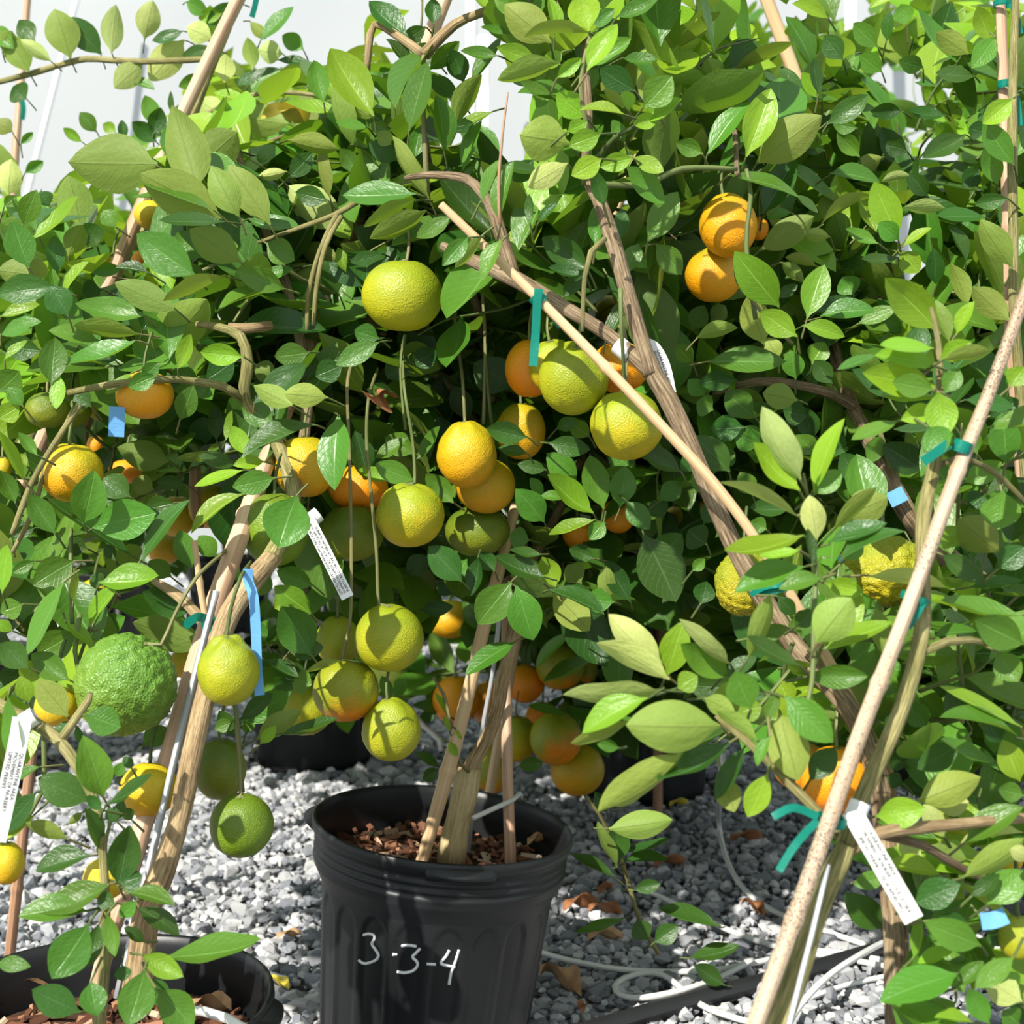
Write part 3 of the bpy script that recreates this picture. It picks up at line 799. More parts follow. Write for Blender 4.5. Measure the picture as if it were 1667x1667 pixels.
# --- middle left tile
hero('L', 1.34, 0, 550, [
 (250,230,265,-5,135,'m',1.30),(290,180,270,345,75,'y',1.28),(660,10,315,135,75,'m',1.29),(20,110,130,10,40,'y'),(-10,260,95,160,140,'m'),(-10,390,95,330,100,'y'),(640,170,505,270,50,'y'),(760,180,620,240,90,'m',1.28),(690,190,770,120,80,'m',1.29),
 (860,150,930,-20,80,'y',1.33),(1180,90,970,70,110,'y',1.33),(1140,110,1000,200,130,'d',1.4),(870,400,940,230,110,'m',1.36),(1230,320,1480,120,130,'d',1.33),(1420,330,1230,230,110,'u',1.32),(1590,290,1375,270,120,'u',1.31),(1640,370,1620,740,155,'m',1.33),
 (1530,420,1175,590,95,'d',1.34),(1330,430,1170,300,130,'m',1.38),(1210,570,1115,425,90,'y',1.35),(1330,680,1125,720,120,'m',1.30),(1180,640,940,715,55,'y',1.30),(1190,760,925,950,75,'y',1.30),(1140,620,960,570,80,'d',1.36),(1280,600,1130,620,70,'y',1.34),
 (1100,555,850,600,40,'u',1.38),(820,600,565,530,150,'u',1.46),(1050,500,1040,330,80,'d',1.46),(1090,500,1130,350,40,'y',1.42),(960,540,990,380,120,'d',1.5),(900,710,760,700,75,'d',1.5),(745,740,640,690,100,'u',1.5),(400,900,460,640,170,'m',1.26),
 (450,920,755,850,200,'m',1.27),(630,770,500,680,130,'d',1.3),(680,1080,920,785,85,'d',1.26),(640,1060,230,760,90,'d',1.28),(845,800,700,830,110,'d',1.34),(270,950,140,760,120,'m',1.26),(75,800,0,640,90,'m'),(170,920,60,960,60,'d'),
 (1435,765,1350,1020,235,'m',1.25),(480,1195,765,1145,120,'y',1.24),(360,1080,160,1200,155,'m',1.25),(310,1180,120,1540,90,'m',1.21),(310,1360,110,1170,50,'d',1.3),(430,1400,590,1200,75,'y',1.24),(10,1240,30,1000,90,'y',1.2),(370,1420,180,1540,150,'m',1.24),
 (320,1380,450,1500,60,'y',1.23),(355,1280,370,1110,40,'u',1.24),(930,1330,690,1230,150,'d',1.35),(1000,1500,640,1380,170,'u',1.38),(930,1120,870,930,110,'m',1.42),(1050,1060,960,960,100,'m',1.42),(1510,1540,1360,1300,195,'m',1.32),(1510,1340,1330,1200,130,'y',1.36),
 (1520,1200,1340,1130,110,'m',1.38),(1400,1520,1570,1500,110,'d',1.33),(1280,1560,1450,1640,60,'d',1.35),(1660,1560,1480,1615,40,'u',1.3),(140,1600,0,1480,130,'d',1.2),(340,1660,150,1530,130,'m',1.2),(190,1560,110,1667,110,'y',1.2),
 (500,1200,440,1150,80,'d',1.28),(110,330,40,240,80,'m'),(440,330,360,280,110,'d',1.4),(200,60,20,40,120,'d',1.4),(560,110,480,60,110,'d',1.42),(740,90,640,30,90,'m',1.4),(960,200,830,160,90,'m',1.42),(120,700,0,450,60,'y',1.25),(180,570,90,460,60,'m',1.26),
 (130,620,100,560,40,'y'),(60,980,110,880,80,'d'),(250,770,160,720,60,'m',1.3),(170,1080,60,1140,60,'m'),(110,1290,0,1330,110,'m',1.3),(90,1120,130,1060,70,'m',1.4),(240,1120,200,1020,120,'u',1.5),(420,1020,330,1000,100,'d',1.5),(560,1080,510,1000,60,'d',1.4),
 (1390,500,1290,420,100,'u',1.44),(1500,70,1330,90,120,'m',1.36),(1490,200,1520,80,90,'d',1.45),(1340,180,1230,140,110,'u',1.45),(1660,130,1530,190,120,'d',1.4),(1280,300,1190,380,90,'m',1.42),(640,880,590,980,50,'d',1.3),
 (1150,1180,1100,1050,70,'d',1.45),(830,1160,720,1080,100,'m',1.5),(840,1300,760,1380,50,'u',1.4),(1310,1150,1260,1250,70,'m',1.36),(60,1420,-20,1370,60,'y'),(1440,1240,1330,1310,120,'y',1.4),(1290,1470,1230,1370,70,'m',1.4),
])
# --- centre tile
hero('C', 1.46, 550, 550, [
 (200,20,-10,130,105,'m',1.40),(340,90,240,200,120,'d',1.5),(360,130,480,60,110,'d',1.5),(850,240,660,120,190,'d',1.55),(920,480,720,440,110,'d',1.42),(920,560,780,530,60,'d',1.42),(1020,510,1225,540,100,'d',1.45),(370,690,180,610,110,'m',1.44),(260,690,100,640,70,'y',1.44),
 (340,480,180,580,70,'m',1.46),(370,560,230,480,120,'m',1.5),(380,590,500,430,60,'m',1.48),(560,800,425,660,110,'m',1.47),(150,700,80,450,120,'d',1.48),(600,1180,440,1010,150,'d',1.42),(680,1060,650,1250,80,'d',1.44),(1000,1160,760,1060,100,'d',1.43),
 (990,1050,830,1030,50,'d',1.43),(840,1180,680,1390,175,'m',1.38),(860,1200,950,1465,170,'m',1.38),(860,1470,615,1635,95,'m',1.50),(1020,1220,1290,1350,80,'d',1.42),(1040,1230,1220,1420,165,'u',1.45),(1060,1210,990,1060,110,'y',1.44),(1000,890,860,730,140,'m',1.44),
 (1000,760,930,680,60,'m',1.46),(1240,850,1010,665,120,'y',1.44),(1290,830,1220,570,135,'m',1.44),(1370,820,1390,620,130,'m',1.45),(1400,790,1510,930,110,'m',1.44),(1250,885,1020,950,60,'y',1.43),(1290,890,1220,980,90,'m',1.43),(1160,700,1010,560,130,'m',1.48),
 (1480,950,1640,1280,235,'d',1.40),(1300,1280,1300,1100,90,'u',1.46),(1340,1280,1200,1260,120,'m',1.46),(1520,1100,1667,950,150,'m',1.5),(1667,650,1450,530,100,'d',1.36),(1560,790,1667,700,100,'m',1.5),(1130,1420,960,1600,60,'m',2.1),(1280,1540,990,1660,60,'m',2.1),
 (400,1320,560,1300,80,'d',1.6),(1090,1240,1230,1230,90,'d',1.5),(1420,1280,1300,1080,110,'d',1.45),(1180,1190,1110,1100,110,'u',1.52),(560,560,480,380,120,'d',1.6),(640,400,560,230,110,'d',1.62),(830,560,700,330,90,'d',1.6),(470,340,380,220,110,'d',1.6),(240,330,150,180,110,'d',1.62),
 (270,260,140,250,80,'m',1.5),(440,420,560,290,120,'d',1.65),(1010,640,870,610,70,'d',1.48),(1100,780,980,770,50,'m',1.47),(760,1130,690,1040,90,'d',1.5),(930,980,830,960,110,'m',1.5),(540,960,640,880,70,'m',1.62),(1450,650,1310,540,120,'m',1.55),(1560,600,1480,490,110,'m',1.55),
 (1500,860,1600,800,90,'d',1.5),(1240,1070,1120,1020,90,'d',1.5),(330,1150,440,1060,110,'d',1.6),(480,1250,590,1160,90,'d',1.62),(1220,480,1120,400,90,'y',1.5),(1060,440,1160,390,70,'m',1.5),(100,240,20,180,110,'d',1.55),(200,470,120,380,110,'d',1.56),
])
hero('R', 0.98, 550, 550, [
 (1570,1580,1310,1340,150,'p'),(1610,1650,1250,1480,125,'p',0.97),(1590,1640,1680,1370,150,'y',0.99),
])
# --- middle right tile
hero('D', 1.48, 1107, 550, [
 (130,115,515,110,130,'m',1.36),(570,300,400,270,130,'u',1.4),(360,380,220,260,140,'m',1.42),(310,430,150,440,130,'d',1.42),(240,650,80,470,150,'d',1.36),(390,520,270,450,140,'m',1.42),(270,200,90,220,100,'d',1.4),(560,200,540,60,110,'m',1.42),(480,100,420,0,100,'u',1.42),
 (640,130,700,20,110,'y',1.44),(740,220,650,110,100,'d',1.44),(120,280,40,200,90,'m',1.4),(160,350,80,310,110,'m',1.42),(620,380,500,350,120,'d',1.5),(660,560,560,470,100,'m',1.5),(800,560,700,480,120,'d',1.5),(880,700,780,560,120,'d',1.5),(1000,560,900,520,130,'m',1.5),
 (1180,640,980,520,150,'d',1.5),(920,640,840,700,100,'m',1.5),(530,830,340,820,90,'d',1.42),(420,930,340,890,90,'m',1.4),(200,870,100,820,110,'d',1.42),(130,1000,40,930,140,'d',1.42),(110,760,70,640,70,'m',1.42),(350,760,290,650,100,'m',1.42),(990,200,1080,120,60,'m',1.4),
 (640,490,600,330,110,'d',1.52),(60,120,-20,30,90,'y',1.42),(90,640,20,560,120,'d',1.36),(190,620,260,540,100,'m',1.45),
])
hero('R', 0.98, 1107, 550, [
 (1240,140,940,90,110,'y'),(1240,240,880,170,165,'y'),(1230,250,1030,210,120,'m',0.975),(1230,50,970,30,70,'y'),(1260,100,1410,20,110,'y'),(1270,110,1500,60,70,'u'),(1280,270,1350,150,100,'m'),(1250,260,1290,480,160,'y',0.965),(1230,340,1070,400,100,'y'),
 (1200,430,1290,550,150,'m',0.975),(1060,400,830,490,70,'m',1.0),(960,80,760,150,50,'m',1.0),(1380,300,1620,330,90,'d',1.05),(585,690,395,335,150,'p'),(580,740,350,510,130,'y'),(640,750,800,390,100,'y'),(650,760,780,640,110,'m'),(580,860,185,700,60,'p'),
 (660,990,630,760,125,'p',0.965),(740,930,950,720,80,'u'),(800,870,1010,770,170,'u',1.08),(720,1000,1000,890,90,'d'),(770,1100,1090,935,70,'d',0.96),(600,960,215,1020,90,'y',0.97),(580,1030,380,1050,60,'y'),(640,1100,620,920,50,'d',0.955),(600,1110,265,1240,130,'m',0.96),
 (690,1165,480,1220,90,'m',0.96),(700,1190,890,1230,100,'y',0.98),(660,1480,830,1260,200,'u',0.96),(690,1490,880,1240,170,'y',0.99),(690,1510,1030,1370,90,'y',0.97),(330,1560,430,1240,100,'u',0.97),(580,1590,330,1440,80,'d',0.97),(245,1580,-10,1370,75,'p',0.97),
 (240,1650,0,1480,150,'m',0.99),(210,1640,370,1540,80,'d',1.0),(620,1640,910,1640,120,'m',0.97),(910,1150,1290,1210,80,'p',1.0),(950,1300,1000,1560,100,'u',1.02),(830,1570,940,1480,110,'m',1.0),(830,1360,970,1280,90,'m',1.05),(560,1400,640,1320,90,'d',1.05),
 (1560,740,1545,930,190,'m',1.05),(1380,700,1560,600,110,'m',1.08),(1550,1050,1350,870,190,'u',1.1),(1580,610,1560,360,150,'m',1.1),(1667,1340,1260,1280,75,'m',0.98),(1667,1480,1430,1370,170,'m',0.98),(1540,1520,1640,1667,140,'m',0.98),(1230,1460,1440,1420,60,'m',0.98),
 (1270,1050,1480,1180,110,'d',1.06),(1540,1120,1667,1010,130,'d',1.06),(1400,1210,1660,1170,60,'d',1.08),(1500,380,1640,300,110,'d',1.12),(1440,560,1380,440,100,'m',1.12),(1600,240,1667,140,110,'y',1.1),(1480,760,1400,820,110,'d',1.14),(1600,1000,1640,820,120,'d',1.14),
 (900,1330,860,1230,100,'m',1.02),(470,1250,560,1340,80,'d',1.05),(100,1290,130,1180,110,'d',1.15),(60,1130,120,1070,60,'m',1.2),(380,1450,520,1400,80,'m',1.0),(800,1080,880,980,90,'m',1.04),
])
# --- bottom left tile
hero('L', 1.16, 0, 1107, [
 (40,70,60,430,90,'m',1.07),(330,180,180,0,140,'u',1.13),(140,110,100,-20,90,'y',1.12),(410,170,585,230,145,'m',1.10),(500,570,400,265,170,'m',1.06),(430,590,185,470,170,'d',1.07),(510,610,730,450,55,'d',1.05),(490,630,420,560,60,'d',1.06),(470,820,410,620,80,'d',1.07),
 (330,770,125,690,80,'u',1.09),(440,850,175,930,115,'d',1.07),(570,1000,630,700,160,'d',1.05),(580,980,690,950,130,'d',1.06),(530,990,180,1130,135,'m',1.04),(420,1120,90,1150,130,'m',1.06),(560,1080,470,1060,90,'d',1.05),(620,1040,850,1090,80,'m',1.05),(660,1070,580,1150,75,'m',1.04),
 (670,1100,870,1240,100,'d',1.05),(520,1130,560,1340,80,'m',1.03),(430,1180,250,1450,195,'m',1.02),(480,1180,430,1390,90,'d',1.04),(490,1210,570,1350,60,'d',1.05),(790,1350,1260,1240,120,'m',1.03),(690,1330,890,1440,110,'y',1.02),(700,1400,620,1680,175,'m',1.00),
 (720,1440,800,1580,110,'d',1.02),(760,1500,940,1680,170,'m',1.01),(440,1460,470,1630,130,'m',1.02),(390,1610,155,1500,150,'d',1.03),(-20,1370,150,1390,80,'m',1.0),(180,540,0,740,110,'d',1.1),(170,650,-20,800,60,'y',1.1),(690,320,810,230,110,'m',1.25),
 (640,430,600,370,50,'d',1.15),(560,470,600,400,60,'m',1.15),(570,690,520,620,70,'d',1.07),(640,680,600,620,60,'d',1.2),(200,420,60,500,50,'m',1.12),(240,250,370,210,50,'d',1.14),(390,310,370,220,40,'d',1.15),(600,580,560,680,60,'d',1.16),(700,1270,600,1200,60,'d',1.06),
 (400,640,330,700,40,'u',1.1),(590,1380,600,1460,80,'d',1.04),
])
hero('L', 1.30, 0, 1107, [
 (1160,200,1320,60,80,'d',1.26),(1130,200,1040,240,70,'m',1.26),(1180,210,1400,60,140,'m',1.30),(1240,290,1460,150,110,'u',1.27),(1260,310,1340,220,60,'y',1.26),(1350,260,1640,195,45,'d',1.26),(1140,270,1060,150,80,'d',1.27),(1190,260,1210,170,70,'m',1.3),
 (930,330,880,180,60,'d',1.32),(1420,0,1510,20,120,'m',1.4),(1300,110,1420,20,80,'d',1.34),
])
hero('C', 1.6, 480, 1107, [
 (745,300,790,370,45,'y',1.53),(735,170,680,60,30,'y',1.54),(750,250,715,170,28,'y',1.54),(780,240,810,290,20,'y',1.53),(700,420,580,350,50,'d',2.2),(700,430,620,490,70,'d',2.2),(1080,420,1205,400,75,'m',2.2),(1320,170,1130,120,50,'m',2.15),(740,150,570,120,60,'d',2.3),
 (470,90,420,-20,60,'m',1.5),(480,90,540,-10,60,'m',1.5),(690,160,600,190,60,'d',2.4),
])
# --- low right of centre tile
hero('R', 0.96, 800, 1107, [
 (830,50,345,80,105,'p',0.95),(760,90,440,260,130,'y',0.94),(680,200,380,300,80,'u',0.96),(1110,220,655,220,255,'u',0.93),(930,340,520,650,150,'u',0.93),(1160,300,800,490,115,'d',0.94),(1290,290,1090,150,90,'u',0.95),(1260,140,1180,-40,165,'m',0.94),(1230,320,1080,580,90,'d',0.96),
 (1120,470,1180,640,125,'u',0.95),(1340,450,1240,665,125,'y',0.93),(1350,270,1290,420,60,'m',0.92),(1400,150,1480,490,200,'u',0.95),(1420,80,1660,300,170,'m',0.93),(1540,490,1667,330,130,'d',0.95),(1030,90,1180,150,100,'u',0.97),(900,40,1000,-20,110,'y',0.97),(1330,200,1390,60,70,'m',0.95),
 (620,330,510,310,60,'m',1.0),(1190,160,1310,130,120,'y',0.99),(1340,300,1450,180,110,'u',0.98),(760,530,600,610,60,'u',0.97),
])
hero('S', 1.70, 800, 1107, [
 (560,720,880,680,140,'u',1.60),(610,910,520,680,65,'u',1.66),(620,880,600,700,120,'d',1.68),(600,960,390,840,50,'d',1.66),(640,830,870,775,40,'d',1.68),(640,890,860,870,60,'d',1.68),(690,1020,820,985,70,'d',1.68),(640,1155,410,1230,50,'m',1.70),(760,1260,700,1170,110,'d',1.72),
 (790,1270,905,1190,100,'d',1.72),(1110,1200,810,1100,80,'d',1.70),(960,1350,1200,1280,80,'d',1.74),(1130,1480,980,1380,90,'d',1.72),(560,640,500,540,70,'d',1.7),
])
# --- bottom right tile
hero('R', 1.0, 1107, 1107, [
 (950,660,1190,620,150,'y',0.93),(1280,760,1180,600,100,'p',0.97),(1150,590,1460,470,170,'u',0.98),(1360,310,1150,430,130,'d',1.02),(1630,280,1260,180,60,'m',0.97),(1660,230,1260,20,60,'y',0.97),(1530,400,1260,290,70,'m',0.98),(1650,490,1560,290,135,'y',0.97),(1667,560,1540,530,100,'m',0.96),
 (1380,790,1667,620,130,'m',0.95),(1667,740,1360,800,60,'p',0.96),(1370,960,1667,760,125,'u',0.95),(1400,880,1210,810,110,'u',0.98),(1260,950,1000,900,90,'y',0.99),(1180,900,1050,760,90,'p',1.0),(1000,950,840,990,90,'m',1.0),(990,1210,800,1030,150,'d',1.08),(1130,1080,1360,990,150,'d',0.97),
 (1460,1290,1180,1170,150,'m',0.95),(1240,1160,1390,1170,80,'d',0.96),(1340,1300,1150,1370,70,'y',0.97),(1350,1420,965,1560,170,'m',0.93),(1340,1490,1470,1360,80,'m',0.93),(1620,1340,1430,1490,105,'m',0.92),(1490,1090,1660,920,160,'m',0.95),(1410,1050,1550,940,80,'d',0.96),
 (1500,1667,1400,1500,110,'m',0.93),(1660,1560,1480,1450,160,'p',0.96),(1420,1660,1230,1640,60,'y',0.92),(1340,1560,1180,1640,130,'m',0.95),(1700,860,1600,820,80,'p',0.94),(1130,1350,1170,1130,60,'y',1.0),(1500,1200,1560,1290,90,'d',0.98),(1640,1667,1560,1600,120,'m',0.94),
 (1300,500,1220,420,120,'d',1.1),(1100,420,1010,360,110,'d',1.1),(1080,260,1000,180,110,'d',1.12),(1200,220,1100,120,120,'m',1.12),(1380,180,1290,60,130,'d',1.12),(1500,140,1420,20,120,'d',1.1),(1560,300,1480,200,100,'d',1.08),(1240,620,1400,590,110,'p',1.02),(1440,600,1360,690,110,'y',1.05),
 (1480,880,1400,960,90,'m',1.02),(1200,1060,1060,1020,90,'d',1.08),(1330,1110,1250,1180,90,'d',1.05),(1280,1420,1180,1380,60,'y',1.0),(1560,1420,1640,1500,110,'m',0.97),(1400,720,1300,660,80,'m',1.04),(1080,500,1000,470,80,'d',1.1),
])

# keep clear: where the photo shows open film or open gravel between the crowns
SKY = [[(15, -20), (335, -20), (340, 110), (250, 215), (150, 260), (70, 330), (15, 260)], [(395, -20), (640, -20), (600, 70), (510, 120), (400, 90)], [(1410, 110), (1500, 140), (1530, 190), (1470, 175)], [(1480, 215), (1560, 235), (1500, 290)], [(1440, 370), (1490, 330), (1530, 470), (1480, 480)], [(1340, -20), (1420, -20), (1400, 40), (1350, 30)], [(735, 40), (790, 40), (870, 130), (885, 260), (860, 330), (790, 240), (740, 110)]]
OPEN = [[(190, 1235), (520, 1235), (640, 1255), (690, 1290), (520, 1300), (508, 1667), (190, 1667)], [(930, 1300), (1040, 1310), (1180, 1260), (1260, 1300), (1300, 1400), (1430, 1420), (1440, 1667), (860, 1667)], [(520, 1270), (930, 1300), (930, 1667), (520, 1667)], [(670, 1150), (720, 1180), (715, 1290), (660, 1280)]]
BACKOPEN = [[(-20, 985), (330, 950), (330, 1667), (-20, 1667)], [(-20, 1240), (1667, 1240), (1667, 1700), (-20, 1700)], [(310, 830), (400, 800), (400, 1100), (310, 1000)]]
def inside(poly, x, y):
    c = False; n = len(poly); j = n - 1
    for i in range(n):
        xi, yi = poly[i]; xj, yj = poly[j]
        if (yi > y) != (yj > y) and x < (xj - xi) * (y - yi) / (yj - yi) + xi: c = not c
        j = i
    return c

# ------------------------------------------------------------------ fruit list: px, py, rx, ry, depth, rind, shape, label, stalk, tilt (towards camera, sideways)
LOOSE = 'round'
FRUIT = [
 (655,481,66,59,1.40,'yg','round','large yellow-green mandarin hanging at upper centre, highest on the numbered tree',[(662,424),(666,385),(655,330)],(0.15,0.05)),
 (668,838,56,53,1.42,'ygy','bumpy','half-ripe green and yellow mandarin hanging straight above the numbered pot, stalk long and bare',[(675,786),(672,720),(658,630),(655,555)],(0.1,0.0)),
 (760,742,49,53,1.44,'yo','neck','yellow-orange pear-topped mandarin in front of the centre pair',[(757,690),(753,620),(745,555)],(0.1,-0.05)),
 (790,790,49,46,1.50,'yo','round','orange-yellow mandarin tucked below and behind the centre pair',None,(0.0,0.2)),
 (777,864,53,42,1.53,'dgreen','round','shaded olive green mandarin lowest under the centre pair',None,(0,0)),
 (934,616,57,60,1.36,'yg','bumpy','yellow-green mandarin at front of the cluster beside the green tie tail',None,(0.5,0.1)),
 (903,598,42,46,1.40,'ygy','bumpy','yellowish mandarin squeezed behind the front one of the tied-stake cluster',None,(0.2,-0.2)),
 (862,600,40,48,1.44,'org','round','orange mandarin at left of the cluster behind the green tie tail',None,(0,0)),
 (1020,692,59,57,1.34,'ygy','bumpy','yellow-green mandarin with orange blush hanging right under the slanting bamboo',[(1018,640),(1020,570),(1010,500),(1004,470)],(0.25,0)),
 (1008,598,48,42,1.40,'org','round','orange mandarin behind the slanting bamboo and the white wrap label',None,(0,0)),
 (848,702,40,47,1.52,'yo','round','shaded orange-yellow mandarin behind dark leaves above the centre pair',None,(0,0)),
 (496,760,50,51,1.42,'yo','round','orange-yellow mandarin half covered by a hanging leaf, left of centre',None,(0,0)),
 (583,794,48,32,1.50,'org','round','shaded orange mandarin behind the bare stalks left of the half-ripe one',None,(0,0)),
 (448,862,54,61,1.36,'green','bumpy','green mandarin under a broad grey-green leaf beside the pink bamboo',None,(0,0)),
 (572,868,52,46,1.48,'dgreen','bumpy','deep green shaded mandarin behind the printed white label',None,(0,0)),
 (634,1038,56,56,1.40,'yg','round','round yellow-green mandarin right of a lower pair, hanging above the pot rim',[(617,984),(613,900),(604,800),(597,720),(600,650),(615,600)],(0.1,0)),
 (550,1043,37,40,1.46,'yg','bumpy','yellow-green mandarin half hidden behind the lower pair',None,(0,0)),
 (563,1124,54,50,1.41,'ygo','round','yellow-green mandarin with orange bottom, over the pot\'s left shoulder',[(556,1074),(570,1010),(572,900),(570,780),(567,690),(566,620),(580,570)],(-0.35,-0.05)),
 (637,1189,48,50,1.41,'yg','neck','small yellow-green mandarin hanging lowest just above the pot rim',None,(0.1,-0.1)),
 (372,1094,50,55,1.20,'yg','knobneck','light green mandarin with a knobbly neck in front of the left trunk',[(368,1040),(376,990),(392,940),(408,915)],(0.1,0.0)),
 (206,1114,81,82,1.22,'bgreen','knob','big knobbly dark green citrus, the largest fruit at left',[(262,1050),(285,1000),(320,940),(370,895)],(0.1,0.5)),
 (497,1152,46,45,1.60,'yg','round','green mandarin half hidden behind leaves above the rear black pot',None,(0,0)),
 (243,1285,48,44,1.24,'yel','round','yellow mandarin hanging against the left trunk',None,(-0.2,0)),
 (358,1252,42,50,1.30,'dgreen','bumpy','olive green mandarin right of the left trunk, upper of two',None,(0,0)),
 (393,1343,52,52,1.24,'green','round','round dark green mandarin right of the left trunk, lower of two',[(392,1293),(390,1240),(384,1180),(382,1140)],(0.15,0)),
 (172,1430,36,34,1.14,'yel','round','yellow mandarin behind leaves of the lower left shoot',None,(0,0)),
 (10,1405,29,39,1.10,'yel','round','yellow mandarin cut by the left edge of the picture',None,(0,0)),
 (92,1150,35,33,1.22,'yel','round','yellow mandarin beside the left white label and knobbly fruit',None,(0,0)),
 (116,770,50,48,1.32,'yo','bumpy','yellow mandarin behind a dark leaf at middle left',None,(0.1,0)),
 (236,643,46,40,1.36,'orgg','round','orange mandarin beside the blue tag at upper left',None,(0,0)),
 (78,668,36,30,1.40,'dgreen','bumpy','green mandarin near the left edge under leaves',None,(0,0)),
 (118,668,30,28,1.44,'dgreen','round','olive mandarin right beside the green one near the left edge',None,(0,0)),
 (163,668,20,16,1.60,'ygy','round','small yellow patch of mandarin left of the blue tag',None,(0,0)),
 (340,824,33,36,1.62,'yo','round','orange-yellow mandarin crossed by a brown twig left of the pink bamboo',None,(0,0)),
 (288,840,30,34,1.70,'yel','round','yellow mandarin left of the one crossed by a twig',None,(0,0)),
 (268,893,28,26,1.75,'yo','round','lower yellow mandarin in the back-left trio',None,(0,0)),
 (245,350,26,24,1.72,'yel','round','yellow mandarin peeking below the big pale leaf at upper left',None,(0,0)),
 (232,425,18,18,1.80,'org','round','small orange mandarin by the leaning stake at upper left',None,(0,0)),
 (185,432,18,14,1.85,'yo','round','small yellow-orange mandarin just left of the leaning stake',None,(0,0)),
 (155,962,24,20,2.2,'yel','round','small yellow mandarin above the white tubing at left',None,(0,0)),
 (298,1080,22,24,1.5,'yo','round','orange mandarin sliver behind the left bamboo',None,(0,0)),
 (205,768,28,20,1.9,'org','round','orange mandarin deep behind the middle-left yellow one',None,(0,0)),
 (155,725,14,20,2.0,'org','round','tiny orange mandarin behind the brown stake at left',None,(0,0)),
 (1185,367,47,53,1.36,'orgg','round','upper orange mandarin of the pair at upper right',None,(-0.35,-0.1)),
 (1162,447,46,45,1.40,'orgg','bumpy','lower orange mandarin of the pair at upper right',None,(0,0)),
 (1235,372,16,22,1.46,'org','round','sliver of orange mandarin right behind the upper right pair',None,(0,0)),
 (1212,950,48,54,1.22,'byel','knob','yellow knobbly citrus behind the leaning trunk and green tie',None,(0,0)),
 (1437,928,70,60,1.20,'byel','knob','large yellow-green knobbly citrus at right behind the speckled stake',None,(0,0)),
 (1362,1270,58,56,1.13,'org','round','bright orange mandarin behind the speckled stake above the green bow',None,(0,0)),
 (1305,1248,46,40,1.18,'org','round','orange mandarin left of the bright one by the green bow',None,(0,0)),
 (1655,1525,30,42,0.98,'yg','round','yellow-green mandarin cut by the right edge below a blue tag',None,(0,0)),
 (1555,1335,28,32,1.08,'yg','round','yellow-green mandarin behind the right-hand cut limb',None,(0,0)),
 (1645,1400,20,18,1.08,'yel','round','yellow mandarin sliver near the right edge',None,(0,0)),
 (742,1140,38,40,2.30,'org','round','orange mandarin behind the left stake of the numbered pot',None,(0,0)),
 (797,1145,32,36,2.34,'org','round','orange mandarin between the stake and trunk of the numbered pot',None,(0,0)),
 (855,1113,30,32,2.30,'org','round','orange mandarin right of the stakes, in the back cluster',None,(-0.4,0)),
 (912,1085,40,38,2.28,'ygo','round','yellow-green mandarin under thin leaves at top of the back cluster',None,(0,0)),
 (840,1203,36,38,2.24,'ygy','bumpy','yellow mandarin directly behind the right stake of the numbered pot',None,(0,0)),
 (905,1202,43,43,2.18,'ygo','round','green mandarin with orange navel facing forward in the back cluster',None,(-0.95,-0.25)),
 (940,1253,44,42,2.22,'yo','round','yellow mandarin lowest at right of the back cluster',None,(0,0)),
 (800,1252,34,40,2.26,'ygo','round','olive yellow mandarin behind the trunk fork of the numbered pot',None,(-0.3,-0.4)),
 (884,1165,28,22,2.34,'org','round','shaded orange mandarin behind the navel-facing one',None,(0,0)),
 (732,1008,36,32,2.30,'yo','round','shaded yellow mandarin above the orange ones left of the stakes',None,(0,0)),
 (955,1090,18,22,2.32,'ygo','round','small yellowish mandarin right of the thin-leaved one',None,(0,0)),
 (1006,840,28,28,1.62,'org','round','orange mandarin among pale leaves right of the centre pair',None,(0,0)),
 (940,868,25,26,1.64,'org','round','orange mandarin left of the one among pale leaves',None,(0,0)),
 (1098,840,14,16,1.9,'yel','round','small yellow mandarin left of the leaning trunk',None,(0,0)),
 (990,508,22,28,1.8,'yel','round','yellow mandarin glimpsed behind the leaning branch fork',None,(0,0)),
 (1150,830,14,16,1.7,'org','round','small orange mandarin just left of the leaning trunk',None,(0,0)),
 (1350,255,20,22,1.9,'ygy','round','yellow mandarin deep in the upper right foliage',None,(0,0)),
 (5,762,14,18,1.5,'yel','round','yellow mandarin sliver on the left edge of the picture',None,(0,0)),
]
KEEP = [  # px1,py1,px2,py2,half width,depth : slender things that stay in view
 (720,335,1225,870,11,1.16),(1225,870,1300,990,10,1.12),(1230,1667,1400,1190,17,0.90),(1400,1190,1667,480,15,0.97),(1260,1667,1372,1390,22,0.90),(1400,1300,1500,1050,16,0.94),(1500,1050,1530,700,14,0.98),
 (1190,880,1050,590,18,1.20),(1050,590,975,320,14,1.22),(1050,590,830,450,12,1.24),(390,-10,300,180,12,1.7),(230,340,180,460,14,1.7),(410,815,300,1180,20,1.3),(300,1180,215,1480,20,1.24),(430,930,320,1180,20,1.24),(320,1180,235,1560,24,1.2),
 (790,1000,698,1372,14,1.55),(828,960,830,1375,14,1.62),(850,1000,740,1372,20,1.6),(505,845,568,972,14,1.33),(1395,1320,1490,1500,18,0.90),(190,660,190,710,14,1.5),(412,930,422,1130,12,1.22),(1240,-10,1300,140,12,1.9),(1632,0,1645,420,10,1.3),
 (1085,90,1010,330,8,1.9),(870,480,868,590,12,1.15),(1500,860,1390,650,14,1.5),(1185,625,1390,650,12,1.5),(1450,800,1472,822,16,1.48),(395,640,405,545,10,1.36),(395,645,300,620,9,1.37),(720,0,690,85,12,1.72),
]
GS = 12
HG = np.zeros((1667 // GS + 2, 1667 // GS + 2))
